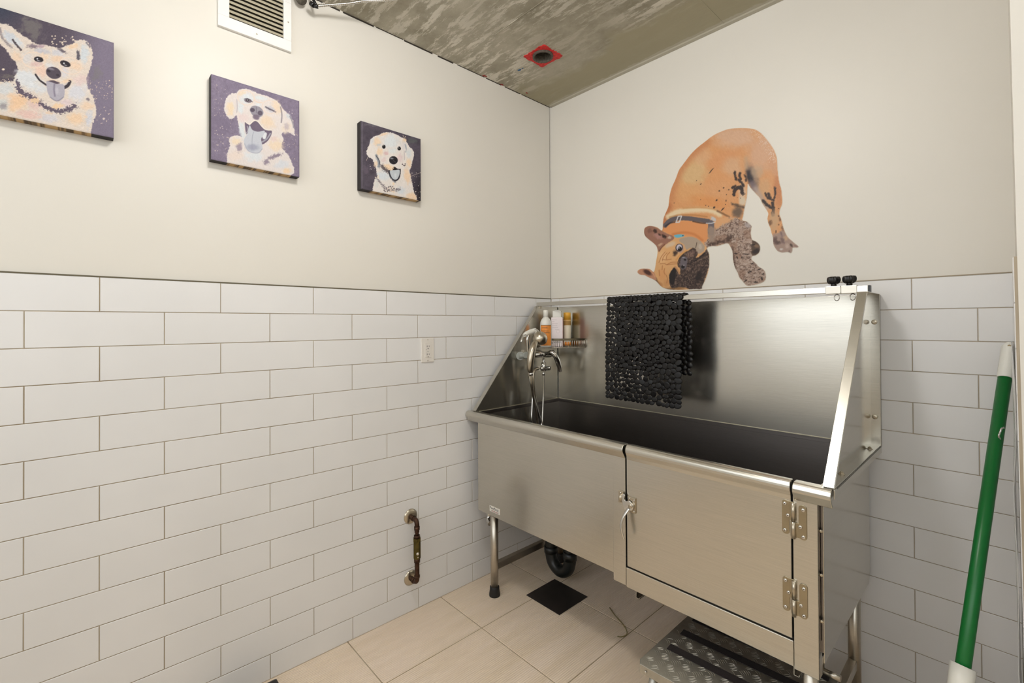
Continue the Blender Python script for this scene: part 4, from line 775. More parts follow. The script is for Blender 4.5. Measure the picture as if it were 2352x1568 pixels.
for z in (.742, .627, .506):
    b = MB(); b.lathe([(.0045, 0), (.0045, .002), (.0025, .004)], (1.5045, -.6085, z), (.5, -1, 0), 10); part('screw', b, 'nickel')
# door with its own piece of rim
b = MB(); dz0, dx0, dx1 = .4345, .9195, 1.4385
b.prism([(-.600, dz0), (-.600, .862), (-.612, .8625)] + [(-.612 + .019 * math.cos(a), .8435 + .019 * math.sin(a)) for a in [PI / 2 + k * PI / 2 / 6 for k in range(1, 6)]] + [(-.631, .8435), (-.6305, .836), (-.6235, .822), (-.6215, .810), (-.6212, dz0)], 'x', dx0, dx1)
door = part('door', b, 'steel', bevel=.0025); door['label'] = 'brushed steel door with rolled top edge'
b = MB(); b.box((.9135, -.611, .432), (.9190, -.603, .852)); b.box((1.439, -.611, .43), (1.4435, -.603, .852)); b.box((.9135, -.611, .4285), (1.443, -.603, .4345)); part('door_seal', b, 'rubber')
def hinge(zt):
    b = MB(); yf = -.6315
    def leaf(sgn, xo, xi, z0, z1, zc0, zc1, y):
        P = []
        n = 6; r = .008
        x_out, x_in = xo, xi; xb = 1.445
        # outer rounded plate + tab to the barrel
        pts = [(x_out, z0 + r)] + [(x_out + sgn * (r - r * math.cos(a)), z0 + r - r * math.sin(a)) for a in [k * PI / 2 / n for k in range(1, n + 1)]] + [(x_in - sgn * r * (1 - math.cos(0)), z0)]
        pts = [(x_out, z0 + r)] + [(x_out + sgn * (r - r * math.cos(k * PI / 2 / n)), z0 + r - r * math.sin(k * PI / 2 / n)) for k in range(1, n)] + [(x_out + sgn * r, z0), (x_in - sgn * r, z0)] + [(x_in - sgn * (r - r * math.sin(k * PI / 2 / n)), z0 + r - r * math.cos(k * PI / 2 / n)) for k in range(1, n)] + [(x_in, z0 + r), (x_in, z1 - r)] + [(x_in - sgn * (r - r * math.cos(k * PI / 2 / n)), z1 - r + r * math.sin(k * PI / 2 / n)) for k in range(1, n)] + [(x_in - sgn * r, z1), (x_out + sgn * r, z1)] + [(x_out + sgn * (r - r * math.sin(k * PI / 2 / n)), z1 - r + r * math.cos(k * PI / 2 / n)) for k in range(1, n)] + [(x_out, z1 - r)]
        b.prism(pts, 'y', y, y - .0025); b.box((x_in - sgn * .006, y, zc0), (xb, y - .0022, zc1))
    leaf(1, 1.4165, 1.4345, zt - .092, zt, zt - .052, zt - .001, -.6212); leaf(-1, 1.4760, 1.4570, zt - .096, zt - .004, zt - .094, zt - .054, -.6215)
    h = part('hinge', b, 'hinge_steel', bevel=.0006)
    b = MB(); b.tube([(1.445, -.6265, zt - .0025), (1.445, -.6265, zt - .051)], .0052, 14); b.tube([(1.445, -.6265, zt - .0525), (1.445, -.6265, zt - .098)], .0052, 14)
    fixn(obj('pin', b, 'nickel', h))
    for x, z, y in ((1.4240, -.010, -.6237), (1.4315, -.040, -.6237), (1.4240, -.082, -.6237), (1.4680, -.016, -.624), (1.4610, -.063, -.624), (1.4680, -.088, -.624)):
        b = MB(); b.lathe([(.0052, 0), (.0044, .0024), (.0022, .0028)], (x, y, zt + z), (0, -1, 0), 12); b.lathe([(.0014, 0), (.0014, .0004)], (x, y - .0026, zt + z), (0, -1, 0), 6, mi=1); fixn(obj('screw', b, ['chrome', 'slot'], h))
hinge(.8065); hinge(.5975)
# lever latch
b = MB(); b.bbox((.928, -.6270, .630), (.9575, -.6210, .683), .0015); b.bbox((.8885, -.6270, .652), (.9095, -.6205, .6945), .0012)
lat = part('latch', b, 'nickel')
b = MB(); b.ell((.902, -.631, .672), (.009, .010, .014)); fixn(obj('keeper', b, 'nickel', lat))
b = MB(); b.lathe([(.011, 0), (.011, .005), (.007, .006), (.007, .012), (.004, .0125)], (.943, -.6255, .655), (0, -1, 0), 20); fixn(obj('pivot', b, 'nickel', lat))
b = MB(); b.prism([(q.x, q.y) for q in spline([(.905, .676), (.913, .690), (.920, .684), (.918, .672), (.926, .668), (.938, .672), (.952, .660), (.952, .646), (.940, .636), (.928, .632), (.918, .640), (.912, .655)], 4, True)], 'y', -.630, -.635)
b.tube(spline([(.936, -.634, .645), (.929, -.643, .630), (.922, -.652, .610), (.921, -.659, .585), (.926, -.659, .560), (.931, -.656, .543)], 6), [.0088 - .0038 * i / 30 for i in range(31)], 12, sx=.55)
lv = fixn(obj('lever', b, 'chrome', lat, .0008)); lv['label'] = 'curved chrome lever'
for x, z in ((.8985, .688), (.8985, .658), (.9525, .676), (.934, .678), (.9525, .637)):
    b = MB(); b.lathe([(.003, 0), (.0025, .0015), (.001, .0018)], (x, -.6270, z), (0, -1, 0), 10); fixn(obj('screw', b, 'chrome', lat))
# name plate
b = MB(); b.bbox((.1645, -.6195, .4095), (.2375, -.6180, .4360), .0006); pl = part('name_plate', b, 'label_white')
def text(s, x, z, size, mat, par, y, name='lettering', rotz=0, sx=1.):
    cu = bpy.data.curves.new('lettering', 'FONT'); cu.body = s; cu.size = size; cu.extrude = .0001; cu.align_x = 'LEFT'
    o = bpy.data.objects.new('tmp', cu); COL.objects.link(o); dg = bpy.context.evaluated_depsgraph_get(); me = bpy.data.meshes.new_from_object(o.evaluated_get(dg)); bpy.data.objects.remove(o)
    R = Matrix.Rotation(rotz, 4, 'Z') @ Matrix.Rotation(PI / 2, 4, 'X') @ Matrix.Diagonal((sx, 1, 1, 1)); me.transform(Matrix.Translation(Vector((x, y, z)) - ORG[par]) @ R)
    me.materials.clear(); me.materials.append(M[mat]); q = bpy.data.objects.new(name, me); COL.objects.link(q); q.parent = par; ORG[q] = ORG[par]; return q
text('PawBest', .1665, .4215, .0185, 'label_ink', pl, -.6198); 
for k in range(7):
    b = MB(); b.box((.180 + k * .0072, -.6197, .4125), (.1838 + k * .0072, -.6200, .4172)); obj('print_mark', b, 'label_red' if k % 2 else 'label_ink', pl)
# splash guards
def guard(px, side, yb, yt):
    b = MB(); th = .002
    b.prism([(yb, ZR), (yt, 1.388), (-.012, 1.388), (-.012, ZR)], 'x', px, px + th * side)
    g = part('splash_guard', b, 'steel_mirror' if side > 0 else 'steel')
    n = Vector((0, -(1.388 - ZR), (yt - yb))).normalized(); n = Vector((0, -abs(n.y), abs(n.z))) ; w_ = .025 * side
    b = MB(); b.quadbox([(px, yb, ZR + .002), (px + w_, yb, ZR + .002), (px + w_, yt, 1.388), (px, yt, 1.388)], n, .0022); b.box((px, yt - .003, 1.3865), (px + w_ * 1.15, -.012, 1.3885))
    b.quadbox([(px + w_ - .002 * side, yb + .002, ZR), (px + w_ - .002 * side, yt, 1.386), (px + w_ - .002 * side, yt + .010, 1.386), (px + w_ - .002 * side, yb + .012, ZR)], (side, 0, 0), .002)
    b.box((px, yb + .01, ZR + .0005), (px + w_ * 1.05, -.014, ZR + .0030))
    b.box((px, -.016, ZR), (px + w_ * 1.15, -.0135, 1.388))
    fixn(obj('flange', b, 'steel', g, .0008))
    if side > 0:
        for pos, d in (((1.5255, -.016, 1.291), (0, -1, 0)), ((1.5245, -.016, .963), (0, -1, 0)), ((1.5225, -.472, ZR + .003), (0, 0, 1)), ((1.5225, -.094, ZR + .003), (0, 0, 1))):
            b = MB(); b.lathe([(.0085, 0), (.0085, .0012), (.0060, .0014)], pos, d, 18); b.lathe([(.0060, .001), (.0060, .006), (.004, .0065)], pos, d, 6, smooth=False); b.lathe([(.003, .006), (.0025, .009)], pos, d, 10); fixn(obj('bolt', b, 'nickel', g))
    return g
guard(1.512, 1, -.620, -.200); guard(XL - .004, -1, -.618, -.172)
b = MB(); b.box((XL, -.012, ZR + .001), (1.512, -.009, 1.386)); b.box((1.512, -.012, ZR), (1.541, -.009, 1.386)); b.box((1.539, -.012, ZR), (1.541, -.002, 1.386)); b.box((XL - .02, -.012, 1.384), (1.541, -.002, 1.3865)); part('back_panel', b, 'steel', bevel=.0008)
b = MB(); b.box((XL + .001, -.0145, ZR - .001), (1.510, -.012, ZR + .0018)); b.box((XL, -.60, ZR - .001), (XL + .002, -.014, ZR + .0015)); part('weld_seam', b, 'seam')
# tether rail with clamps, star knobs, rings
b = MB(); b.bbox((.046, -.172, 1.389), (1.535, -.152, 1.4095), .0015); rail = part('tether_rail', b, 'steel')
b = MB(); b.bbox((1.535, -.173, 1.388), (1.541, -.151, 1.4105), .0012); fixn(obj('end_cap', b, 'black', rail))
b = MB(); b.bbox((.046, -.165, 1.376), (.066, -.150, 1.392), .001); fixn(obj('bracket', b, 'nickel', rail)); b = MB(); b.bbox((1.514, -.176, 1.3875), (1.532, -.150, 1.3905), .0006); fixn(obj('bracket', b, 'nickel', rail))
for x in (1.4405, 1.4845):
    b = MB(); b.bbox((x - .0215, -.1755, 1.3865), (x + .0215, -.1485, 1.4125), .0012); fixn(obj('clamp', b, 'steel_dull', rail))
    b = MB(); xk = x - .0005; b.tube([(xk, -.162, 1.412), (xk, -.162, 1.424)], .0085, 14)
    P = []
    for k in range(60): a = 2 * PI * k / 60; rad = .0180 + .0024 * math.cos(6 * a); P.append((rad * math.cos(a), rad * math.sin(a)))
    lv_ = [(.55, 0), (.80, .003), (.97, .009), (1.0, .015), (.97, .020), (.86, .0245), (.6, .0255), (.2, .0245)]
    vs = [(xk + px_ * s_, -.162 + py_ * s_, 1.420 + h_) for s_, h_ in lv_ for px_, py_ in P]
    b.add(vs, [(i * 60 + k, i * 60 + (k + 1) % 60, (i + 1) * 60 + (k + 1) % 60, (i + 1) * 60 + k) for i in range(len(lv_) - 1) for k in range(60)], 0, True); b.f.append([len(b.v) - 60 + k for k in range(60)]); b.m.append(0); b.sm.append(False); b.f.append([len(b.v) - 60 * len(lv_) + k for k in range(60)]); b.m.append(0); b.sm.append(False)
    fixn(obj('star_knob', b, 'black', rail))
    b = MB(); cx_ = x + .008; P = [Vector((cx_ + .0108 * math.cos(2 * PI * k / 24) * .8, -.162 + .0108 * math.cos(2 * PI * k / 24) * -.6, 1.3745 + .0108 * math.sin(2 * PI * k / 24))) for k in range(25)]; b.tube(P, .0014, 8, cap=False); fixn(obj('ring', b, 'chrome', rail))
# legs, cross bars, feet
for lx, ly in ((.164, -.590), (.164, -.120), (1.473, -.590), (1.478, -.110)):
    b = MB(); b.tube([(lx, ly, .035), (lx, ly, .395)], .0185, 24); lg = part('leg', b, 'steel_dull')
    b = MB(); b.lathe([(.026, 0), (.0265, .006), (.0225, .03), (.0225, .042), (.020, .044)], (lx, ly, .0005), (0, 0, 1), 24); f = fixn(obj('rubber_foot', b, 'rubber', lg))
for lx in (.164, 1.4755):
    b = MB(); b.bbox((lx - .0125, -.585, .124), (lx + .0125, -.115, .154), .002); part('cross_bar', b, 'steel_dull')
b = MB(); b.tube([(1.478, -.50, .309), (1.522, -.50, .309)], .0085, 14); b.tube([(1.478, -.50, .309), (1.478, -.50, .38)], .006, 10); part('step_catch', b, 'steel_dull')
for x in (.955, 1.447):
    b = MB()
    b.box((x - .010, -.606, .330), (x - .0085, -.560, .362)); b.box((x - .010, -.606, .328), (x + .004, -.560, .3295)); b.box((x + .0025, -.606, .328), (x + .004, -.560, .334)); part('step_bracket', b, 'steel')
# drain trap
b = MB(); yy = -.262
b.tube(spline([(.228, yy, .44), (.228, yy, .30), (.228, yy, .17), (.228, yy, .115), (.245, yy, .068), (.291, yy, .046), (.337, yy, .068), (.354, yy, .115), (.354, yy, .150)], 6), .0300, 22); b.tube([(.228, yy, .150), (.228, yy, .118)], .0345, 22); b.tube([(.354, yy, .165), (.354, yy, .125)], .0345, 22)
b.tube(spline([(.354, yy, .150), (.354, yy, .19), (.35, yy + .05, .215), (.345, -.06, .22), (.345, -.01, .22)], 5), .026, 18)
b.lathe([(.055, .0), (.055, .012), (.03, .02)], (.228, yy, .375), (0, 0, 1), 24); part('drain_trap', b, 'pipe_black')
b = MB(); b.tube([(.058, -.53, .39), (.058, -.53, .350)], .014, 14); b.box((.09, -.58, .365), (.30, -.54, .392)); part('drain_fitting', b, 'rubber')
b = MB(); b.tube(spline([(.058, -.53, .352), (.058, -.535, .325), (.066, -.545, .308), (.085, -.55, .304)], 5), .012, 14); part('drain_elbow', b, 'chrome')

# ================================================================== MAT OVER THE RAIL
mt = MB(); rg = random.Random(11)
XA, XB = .524, .906
def pebble(mb, c, u, v, n, a, b_, th):
    """flat oval pebble with a rounded rim, u,v,n frame, tipped a little at random"""
    seg = 14; vs = []; n = (n + u * rg.uniform(-.16, .16) + v * rg.uniform(-.16, .16)).normalized(); u = (u - n * u.dot(n)).normalized(); v = (v - n * v.dot(n)).normalized()
    for (k, h) in ((.96, -.5), (1.0, .0), (.97, .5), (.86, .82), (.62, .96), (.3, 1.0)):
        for i in range(seg): t = 2 * PI * i / seg; vs.append(c + u * (a * k * math.cos(t)) + v * (b_ * k * math.sin(t)) + n * (th * h))
    fs = [(j * seg + i, j * seg + (i + 1) % seg, (j + 1) * seg + (i + 1) % seg, (j + 1) * seg + i) for j in range(5) for i in range(seg)] + [list(range(5 * seg, 6 * seg)), list(range(seg))[::-1]]
    mb.add(vs, fs, 0, True)
def sheet(x0, x1, zt, zb, fy, nrm, skew, seed):
    """pebbles packed at random: jittered staggered seeds pushed apart until they touch evenly"""
    R_ = np.random.RandomState(seed); W_, H_ = x1 - x0, zt - zb; p_ = .0225; nr = int(round(H_ / (p_ * .93))); P = []; rad = []
    for r in range(nr):
        nc = int(round(W_ / (p_ * 1.06)))
        for c in range(nc):
            edge = c in (0, nc - 1) or r in (0, nr - 1); j = .15 if edge else .95
            P.append(((c + .5 + (.25 if r % 2 else -.25) * (0 if edge else 1)) * W_ / nc + R_.uniform(-j, j) * p_ * .5, (r + .5) * H_ / nr + R_.uniform(-j, j) * p_ * .5)); rad.append(R_.uniform(.74, 1.28))
    P = np.array(P); rad = np.array(rad) * p_ * .52
    for _ in range(60):
        D = P[:, None] - P[None]; L_ = np.sqrt((D ** 2).sum(-1)) + 1e-9; ov = np.clip(rad[:, None] + rad[None] - L_, 0, None); np.fill_diagonal(ov, 0)
        P = P + (D / L_[..., None] * ov[..., None]).sum(1) * .22; P[:, 0] = np.clip(P[:, 0], rad, W_ - rad * .9); P[:, 1] = np.clip(P[:, 1], rad * .9, H_ - rad * .9)
    for (px_, pz_), r_ in zip(P, rad):
        s_ = pz_ / H_; e = R_.uniform(1.0, 1.28); ang = R_.choice([R_.normal(0, .35), R_.normal(0, .35), R_.uniform(-1.5, 1.5)])
        u = Vector((math.cos(ang), 0, math.sin(ang))); v = Vector((-math.sin(ang), 0, math.cos(ang)))
        pebble(mt, Vector((x0 + px_ + skew * s_, fy(s_, px_ / W_) - nrm * R_.uniform(0, .0018), zt - pz_ - px_ * .022 * s_)), u, v, Vector((0, nrm, 0)), r_ * e * 1.0, r_ / e * 1.08, .0028)
sheet(XA, XB, 1.410, .934, lambda s, f: -.1775 - .012 * math.sin(s * 2.6) * (1 - .3 * f), -1, -.006, 3)
sheet(XA + .02, XB + .022, 1.408, 1.075, lambda s, f: -.1455 + .012 * math.sin(s * 2.8), 1, .0, 5)
# the part lying over the rail
for k in range(20):
    xc = XA + .010 + k * (XB + .012 - XA) / 20
    for yy_, zz, ny, nz in ((-.1745, 1.4125, -.8, .6), (-.1620, 1.4150, 0, 1), (-.1490, 1.4120, .8, .6)):
        n_ = Vector((0, ny, nz)).normalized(); v_ = Vector((1, 0, 0)).cross(n_); pebble(mt, Vector((xc + rg.uniform(-.002, .002), yy_, zz)), Vector((1, 0, 0)), v_, n_, rg.uniform(.009, .0115), .008, .003)
tag(fixn(obj('bath_mat', mt, 'pvc')), 'black pebble-textured rubber bath mat folded over the steel rail of the tub', 'bath mat')

# ================================================================== TAP, SPRAYERS, BASKET, BOTTLES
def A(u, v, x): return at(u, v, 'x', x)
t = empty('mixer_tap', (XL, -.17, 1.05), 'chrome lever mixer tap mounted on the left splash guard of the tub', 'tap')
b = MB(); b.tube([A(1226, 814, .115), A(1262, 814, .115)], .0160, 20); b.tube([A(1230, 812, XL), A(1230, 812, .115)], .011, 16); b.tube([A(1256, 812, XL), A(1256, 812, .115)], .011, 16); b.lathe([(.017, 0), (.019, .01), (.016, .03), (.010, .036)], A(1262, 812, .100), (1, .2, .2), 20)
fixn(obj('body', b, 'chrome', t))
b = MB(); P = spline([A(1263, 808, .135), A(1272, 812, .15), A(1280, 826, .158), A(1285, 842, .160), A(1287, 853, .158)], 6); b.tube(P, [.012 + .0095 * math.sin(PI * i / (len(P) - 1)) if i < len(P) - 1 else .007 for i in range(len(P))], 16, sx=.7); fixn(obj('lever', b, 'chrome', t))
b = MB(); b.tube([A(1249, 822, .115), A(1249, 838, .115)], .007, 12); b.tube([A(1249, 832, .115), A(1249, 852, .115)], .013, 16); b.tube([A(1239, 846, .115), A(1262, 845, .115)], .0125, 16); b.lathe([(.0095, 0), (.011, .004), (.009, .012)], A(1259, 845, .118), (.3, .9, 0), 16)
fixn(obj('diverter', b, 'chrome', t)); b = MB(); b.tube([A(1248.5, 854, .115), A(1248.5, 862, .115)], .0075, 12); fixn(obj('hose_nut', b, 'chrome', t))
def hose(path, r=.0062):
    P = [Vector(q) for q in spline(path, 34)]; L_ = [0]
    for i in range(1, len(P)): L_.append(L_[-1] + (P[i] - P[i - 1]).length)
    n = int(L_[-1] / .0019); out = []; j = 0
    for k in range(n):
        s = k * L_[-1] / (n - 1)
        while j < len(P) - 2 and L_[j + 1] < s: j += 1
        f = (s - L_[j]) / max(1e-6, L_[j + 1] - L_[j]); out.append(P[j].lerp(P[j + 1], f))
    b = MB(); b.tube(out, [r * (1.06 if k % 2 else .86) for k in range(n)], 10); return b
fixn(obj('hose', hose([A(1248.5, 862, .115), A(1248.5, 900, .115), A(1247, 940, .12), A(1246, 976, .13), (.14, -.20, .72), (.16, -.25, .60)], .0055), 'chrome', t))
fixn(obj('hose', hose([A(1237, 846, .115), A(1228, 850, .118), A(1225, 870, .12), A(1229, 910, .12), A(1237, 950, .125), A(1245, 976, .13), (.15, -.22, .70), (.18, -.28, .55)], .0068), 'nickel', t))
# white trigger sprayer in its grey holder
t = empty('spray_gun', (.1, -.30, 1.08), 'slim chrome trigger spray gun with white head hanging in a grey holder', 'spray gun')
b = MB(); b.tube(spline([A(1214, 812, .11), A(1213, 795, .11), A(1212, 778, .11), A(1214, 768, .11)], 4), [.0095] * 12 + [.0105], 16, sx=.8); fixn(obj('handle', b, 'chrome', t))
b = MB(); b.tube(spline([A(1204, 770, .118), A(1211, 765, .115), A(1222, 761, .115), A(1230, 759, .118)], 4), [.0095, .0105, .0115, .012, .0125, .013, .0135, .014, .0145, .0145, .0145, .0145, .0145], 16); b.tube([A(1228, 760, .118), A(1231, 768, .122)], .0125, 16); fixn(obj('head', b, 'white_plastic', t))
b = MB(); b.tube(spline([A(1207, 768, .135), A(1201, 773, .145), A(1198, 780, .150), A(1197, 785, .15)], 4), [.0045] * 13, 8, sx=.6); fixn(obj('trigger', b, 'chrome', t))
b = MB(); b.tube([A(1195, 817, XL), A(1195, 817, .082)], .022, 20); b.tube([A(1192, 817, .080), A(1210, 817, .105)], .0135, 18); b.lathe([(.018, 0), (.018, .018), (.012, .02)], A(1207, 816, .100), (.8, -.5, .1), 20); fixn(obj('holder', b, plain('grey_plastic', (150, 152, 145), .4), t))
fixn(obj('hose', hose([A(1213, 826, .115), A(1214, 845, .118), A(1219, 880, .12), A(1228, 920, .13), A(1238, 955, .14), A(1243, 973, .145), (.17, -.26, .70), (.2, -.3, .56)], .006), 'chrome', t))
# brushed hand shower
t = empty('hand_shower', (.15, -.26, 1.03), 'large brushed nickel hand shower with domed head hanging in front of the wire basket', 'hand shower')
hd = A(1240, 778, .165)
b = MB(); b.lathe([(.002, .040), (.017, .037), (.031, .026), (.039, .010), (.040, 0), (.037, -.009), (.014, -.012)], hd, (.45, -.25, .55), 28); fixn(obj('head', b, 'nickel', t))
b = MB(); P = spline([A(1237, 780, .165), A(1228, 790, .175), A(1222, 806, .180), A(1219, 825, .180), A(1218, 842, .178), A(1219, 855, .175)], 6); b.tube(P, [.0112 + .0078 * math.sin(PI * i / (len(P) - 1)) for i in range(len(P))], 20); fixn(obj('handle', b, 'nickel', t))
b = MB(); b.tube([A(1219, 855, .175), A(1220, 862, .175)], .0105, 14, smooth=True); fixn(obj('collar', b, 'chrome', t))
b = MB(); b.tube(spline([A(1226, 756, .165), A(1233, 757, .16), A(1240, 765, .155), A(1246, 775, .15)], 5), .005, 10, sx=.6); fixn(obj('hook', b, 'white_plastic', t))
fixn(obj('hose', hose([A(1220, 862, .175), A(1221, 880, .175), A(1225, 910, .17), A(1231, 945, .17), A(1235, 975, .17), (.19, -.30, .68), (.22, -.33, .55)], .0066), 'nickel', t))
b = hose([A(1224, 975, .155), A(1221, 965, .15), A(1222, 940, .145), A(1224, 905, .14)], .005); tag(fixn(obj('shower_hose', b, 'chrome')), 'loose ribbed metal hose end hanging behind the hand shower into the tub', 'hose')

# corner basket
BZ, BH = 1.160, .050
t = empty('wire_basket', (.12, -.08, BZ), 'corner wire basket holding three bottles on the tub back panel', 'basket')
c0, c1, c2 = Vector((XL + .003, -.178, 0)), Vector((.150, -.120, 0)), Vector((.262, -.0165, 0)); cc = Vector((XL + .004, -.0165, 0))
front = spline([c0 + Vector((.0, 0, 0)), (.105, -.168, 0), c1 + Vector((.02, -.012, 0)), (.235, -.060, 0), c2], 8)
def up(P, z): return [Vector((q[0], q[1], z)) for q in P]
b = MB()
F = up(front, BZ + BH)
for i in range(len(F) - 1): 
    d = (F[i + 1] - F[i]).normalized(); n_ = Vector((d.y, -d.x, 0)); b.quadbox([F[i] - Vector((0, 0, .0105)), F[i + 1] - Vector((0, 0, .0105)), F[i + 1], F[i]], n_, .0018)
b.tube(up([c0, cc, c2], BZ + BH - .003), .002, 8); fixn(obj('top_band', b, 'dark_band', t))
b = MB(); b.tube(up(front, BZ), .002, 8); b.tube(up([c0, cc, c2], BZ), .002, 8)
n = len(front)
for k in range(30):
    f = k / 29 * (n - 1); i = min(int(f), n - 2); q = front[i].lerp(front[i + 1], f - i); b.tube([(q.x, q.y, BZ), (q.x, q.y, BZ + BH - .004)], .0016, 6)
for k in range(1, 12):
    s = k / 12; q = front[int(s * (n - 1))]; e = Vector((q.x, -.0165, 0)) if q.x > XL else q; b.tube([(q.x, q.y, BZ), (q.x, -.0165, BZ)], .0011, 6)
fixn(obj('wires', b, 'steel_dull', t))
def view_depth(u, v, d):
    r = RM @ np.array([(u - CX) / FPX, -(v - CY) / FPX, -1.0]); f = np.array([-math.sin(ROT[2]), math.cos(ROT[2]), 0]); return Vector(C0 + r * (d / (r @ f)))
BF = BZ + .003; fc = Vector((.60, -.80, 0))     # bottles face the room
def facing(o_, w, h, z0, z1, y_, mb, mi, d):
    """flat rectangle on the face looking along fc"""
    s_ = Vector((-fc.y, fc.x, 0)); c = o_ + fc * d
    mb.quadbox([c + s_ * w[0] + Vector((0, 0, z0)), c + s_ * w[1] + Vector((0, 0, z0)), c + s_ * w[1] + Vector((0, 0, z1)), c + s_ * w[0] + Vector((0, 0, z1))], fc, .0006, mi)
p1 = view_depth(1254, 790, 2.540); p1.z = BF
t = empty('shampoo_bottle', p1, 'white shampoo bottle with orange label, leftmost bottle in the wire basket', 'bottle', 'grooming bottles in the corner basket')
b = MB(); R_ = .0315; H_ = .206
b.lathe([(R_ * .9, 0), (R_, .004), (R_, .125), (R_ * .93, .140), (R_ * .72, .153), (.0155, .160), (.0135, .164)], p1, (0, 0, 1), 32); fixn(obj('body', b, 'white_plastic', t))
b = MB(); b.lathe([(.0135, 0), (.0135, .034), (.012, .040), (.004, .0415)], p1 + Vector((0, 0, .162)), (0, 0, 1), 24); fixn(obj('cap', b, 'white_plastic', t))
b = MB(); seg = 14; a0 = math.atan2(fc.y, fc.x); vs = []
for z in (.010, .121):
    for k in range(seg + 1): a = a0 - .95 + 2.1 * k / seg; vs.append((p1.x + (R_ + .0004) * math.cos(a), p1.y + (R_ + .0004) * math.sin(a), p1.z + z))
b.add(vs, [(k, k + 1, seg + 2 + k, seg + 1 + k) for k in range(seg)], 0, True); vs = []
for z in (.119, .1215):
    for k in range(seg + 1): a = a0 - .95 + 2.1 * k / seg; vs.append((p1.x + (R_ + .0007) * math.cos(a), p1.y + (R_ + .0007) * math.sin(a), p1.z + z))
b.add(vs, [(k, k + 1, seg + 2 + k, seg + 1 + k) for k in range(seg)], 1, True); lab = obj('label', b, ['orange', 'ink'], t)
fz = math.atan2(fc.y, fc.x) + PI / 2; sd_ = Vector((-fc.y, fc.x, 0))
def btext(s, o_, off, z, size, mat, par, d): q = o_ + fc * d + sd_ * off; return text(s, q.x, p1.z + z, size, mat, par, q.y, rotz=fz)
btext('earthbath', p1, -.020, .104, .0085, 'ink', lab, R_ + .0010); btext('Oatmeal & Aloe', p1, -.019, .088, .0058, 'ink', lab, R_ + .0010); btext('SHAMPOO', p1, -.0165, .077, .0085, 'ink', lab, R_ + .0010); 
b = MB(); q = p1 + fc * (R_ + .0008) + sd_ * .004 + Vector((0, 0, .046)); b.ell(q, (.0075, .0015, .012), Matrix.Rotation(fz, 3, 'Z')); fixn(obj('print_mark', b, 'teal', lab))
p2 = view_depth(1280, 790, 2.555); p2.z = BF
t = empty('conditioner_bottle', p2, 'pale pink square bottle with white cap, middle bottle in the wire basket', 'bottle', 'grooming bottles in the corner basket')
def obox(mb, c, hw, hd, z0, z1, cham, mi=0):
    bm = bmesh.new(); s_, f_ = sd_, fc; vs = [bm.verts.new(c + s_ * a + f_ * b_ + Vector((0, 0, z))) for z in (z0, z1) for a, b_ in ((-hw, hd), (hw, hd), (hw, -hd), (-hw, -hd))]
    for f in [(3, 2, 1, 0), (4, 5, 6, 7), (0, 1, 5, 4), (1, 2, 6, 5), (2, 3, 7, 6), (3, 0, 4, 7)]: bm.faces.new([vs[i] for i in f])
    bmesh.ops.bevel(bm, geom=bm.edges[:], offset=cham, segments=3, profile=.5, affect='EDGES'); mb.frombm(bm, mi)
b = MB(); obox(b, p2, .0315, .020, 0, .163, .004); fixn(obj('body', b, 'pink_bottle', t))
b = MB(); obox(b, p2, .0235, .017, .163, .198, .002); obox(b, p2, .0125, .010, .197, .2035, .001); fixn(obj('cap', b, 'white_plastic', t))
b = MB(); obox(b, p2 + sd_ * .0300, .0021, .0165, .006, .155, .0008); fixn(obj('side_strip', b, 'pink_side', t))
body = [o for o in t.children if o.name.startswith('body')][0]
for off, z, w_ in ((-.027, .148, .026), (-.027, .140, .014), (-.025, .127, .030), (-.025, .116, .027), (-.025, .105, .031), (-.010, .094, .024)):     # lines of print too small to read
    b = MB(); q = p2 + fc * .0203; b.quadbox([q + sd_ * off + Vector((0, 0, z)), q + sd_ * (off + w_) + Vector((0, 0, z)), q + sd_ * (off + w_) + Vector((0, 0, z + .0013)), q + sd_ * off + Vector((0, 0, z + .0013))], fc, .0002); fixn(obj('print_line', b, 'ink_light', body))
for s_, off, z, sz, mt_ in (('gracefull.', -.029, .022, .0145, 'ink'),):
    q = p2 + fc * .0203 + sd_ * off; text(s_, q.x, p2.z + z, sz, mt_, body, q.y, rotz=fz)
b = MB(); q = p2 + fc * .0204 + sd_ * .006 + Vector((0, 0, .085)); P = [q + sd_ * (.0085 * math.cos(2 * PI * k / 20)) + Vector((0, 0, .0085 * math.sin(2 * PI * k / 20))) for k in range(21)]; b.tube(P, .0003, 5, cap=False); fixn(obj('print_mark', b, 'ink_light', body))
p3 = view_depth(1303, 790, 2.585); p3.z = BF
t = empty('spray_bottle', p3, 'slim cream bottle with yellow-orange cap, rightmost bottle in the wire basket', 'bottle', 'grooming bottles in the corner basket')
b = MB(); b.lathe([(.018, 0), (.0205, .003), (.0205, .118), (.020, .119)], p3, (0, 0, 1), 28); fixn(obj('body', b, 'cream_bottle', t))
b = MB(); b.lathe([(.0207, 0), (.0207, .020)], p3 + Vector((0, 0, .006)), (0, 0, 1), 28, mi=1); fixn(obj('lower_band', b, ['peach_bottle', 'orange'], t)); b = MB(); b.lathe([(.0207, 0), (.0207, .022), (.0208, .022), (.0208, .030)], p3 + Vector((0, 0, .119)), (0, 0, 1), 28, mi=0); fixn(obj('upper_band', b, 'peach_bottle', t))
b = MB(); b.lathe([(.0200, 0), (.0202, .036), (.018, .040), (.004, .041)], p3 + Vector((0, 0, .149)), (0, 0, 1), 28); fixn(obj('cap', b, 'cap_yellow', t))

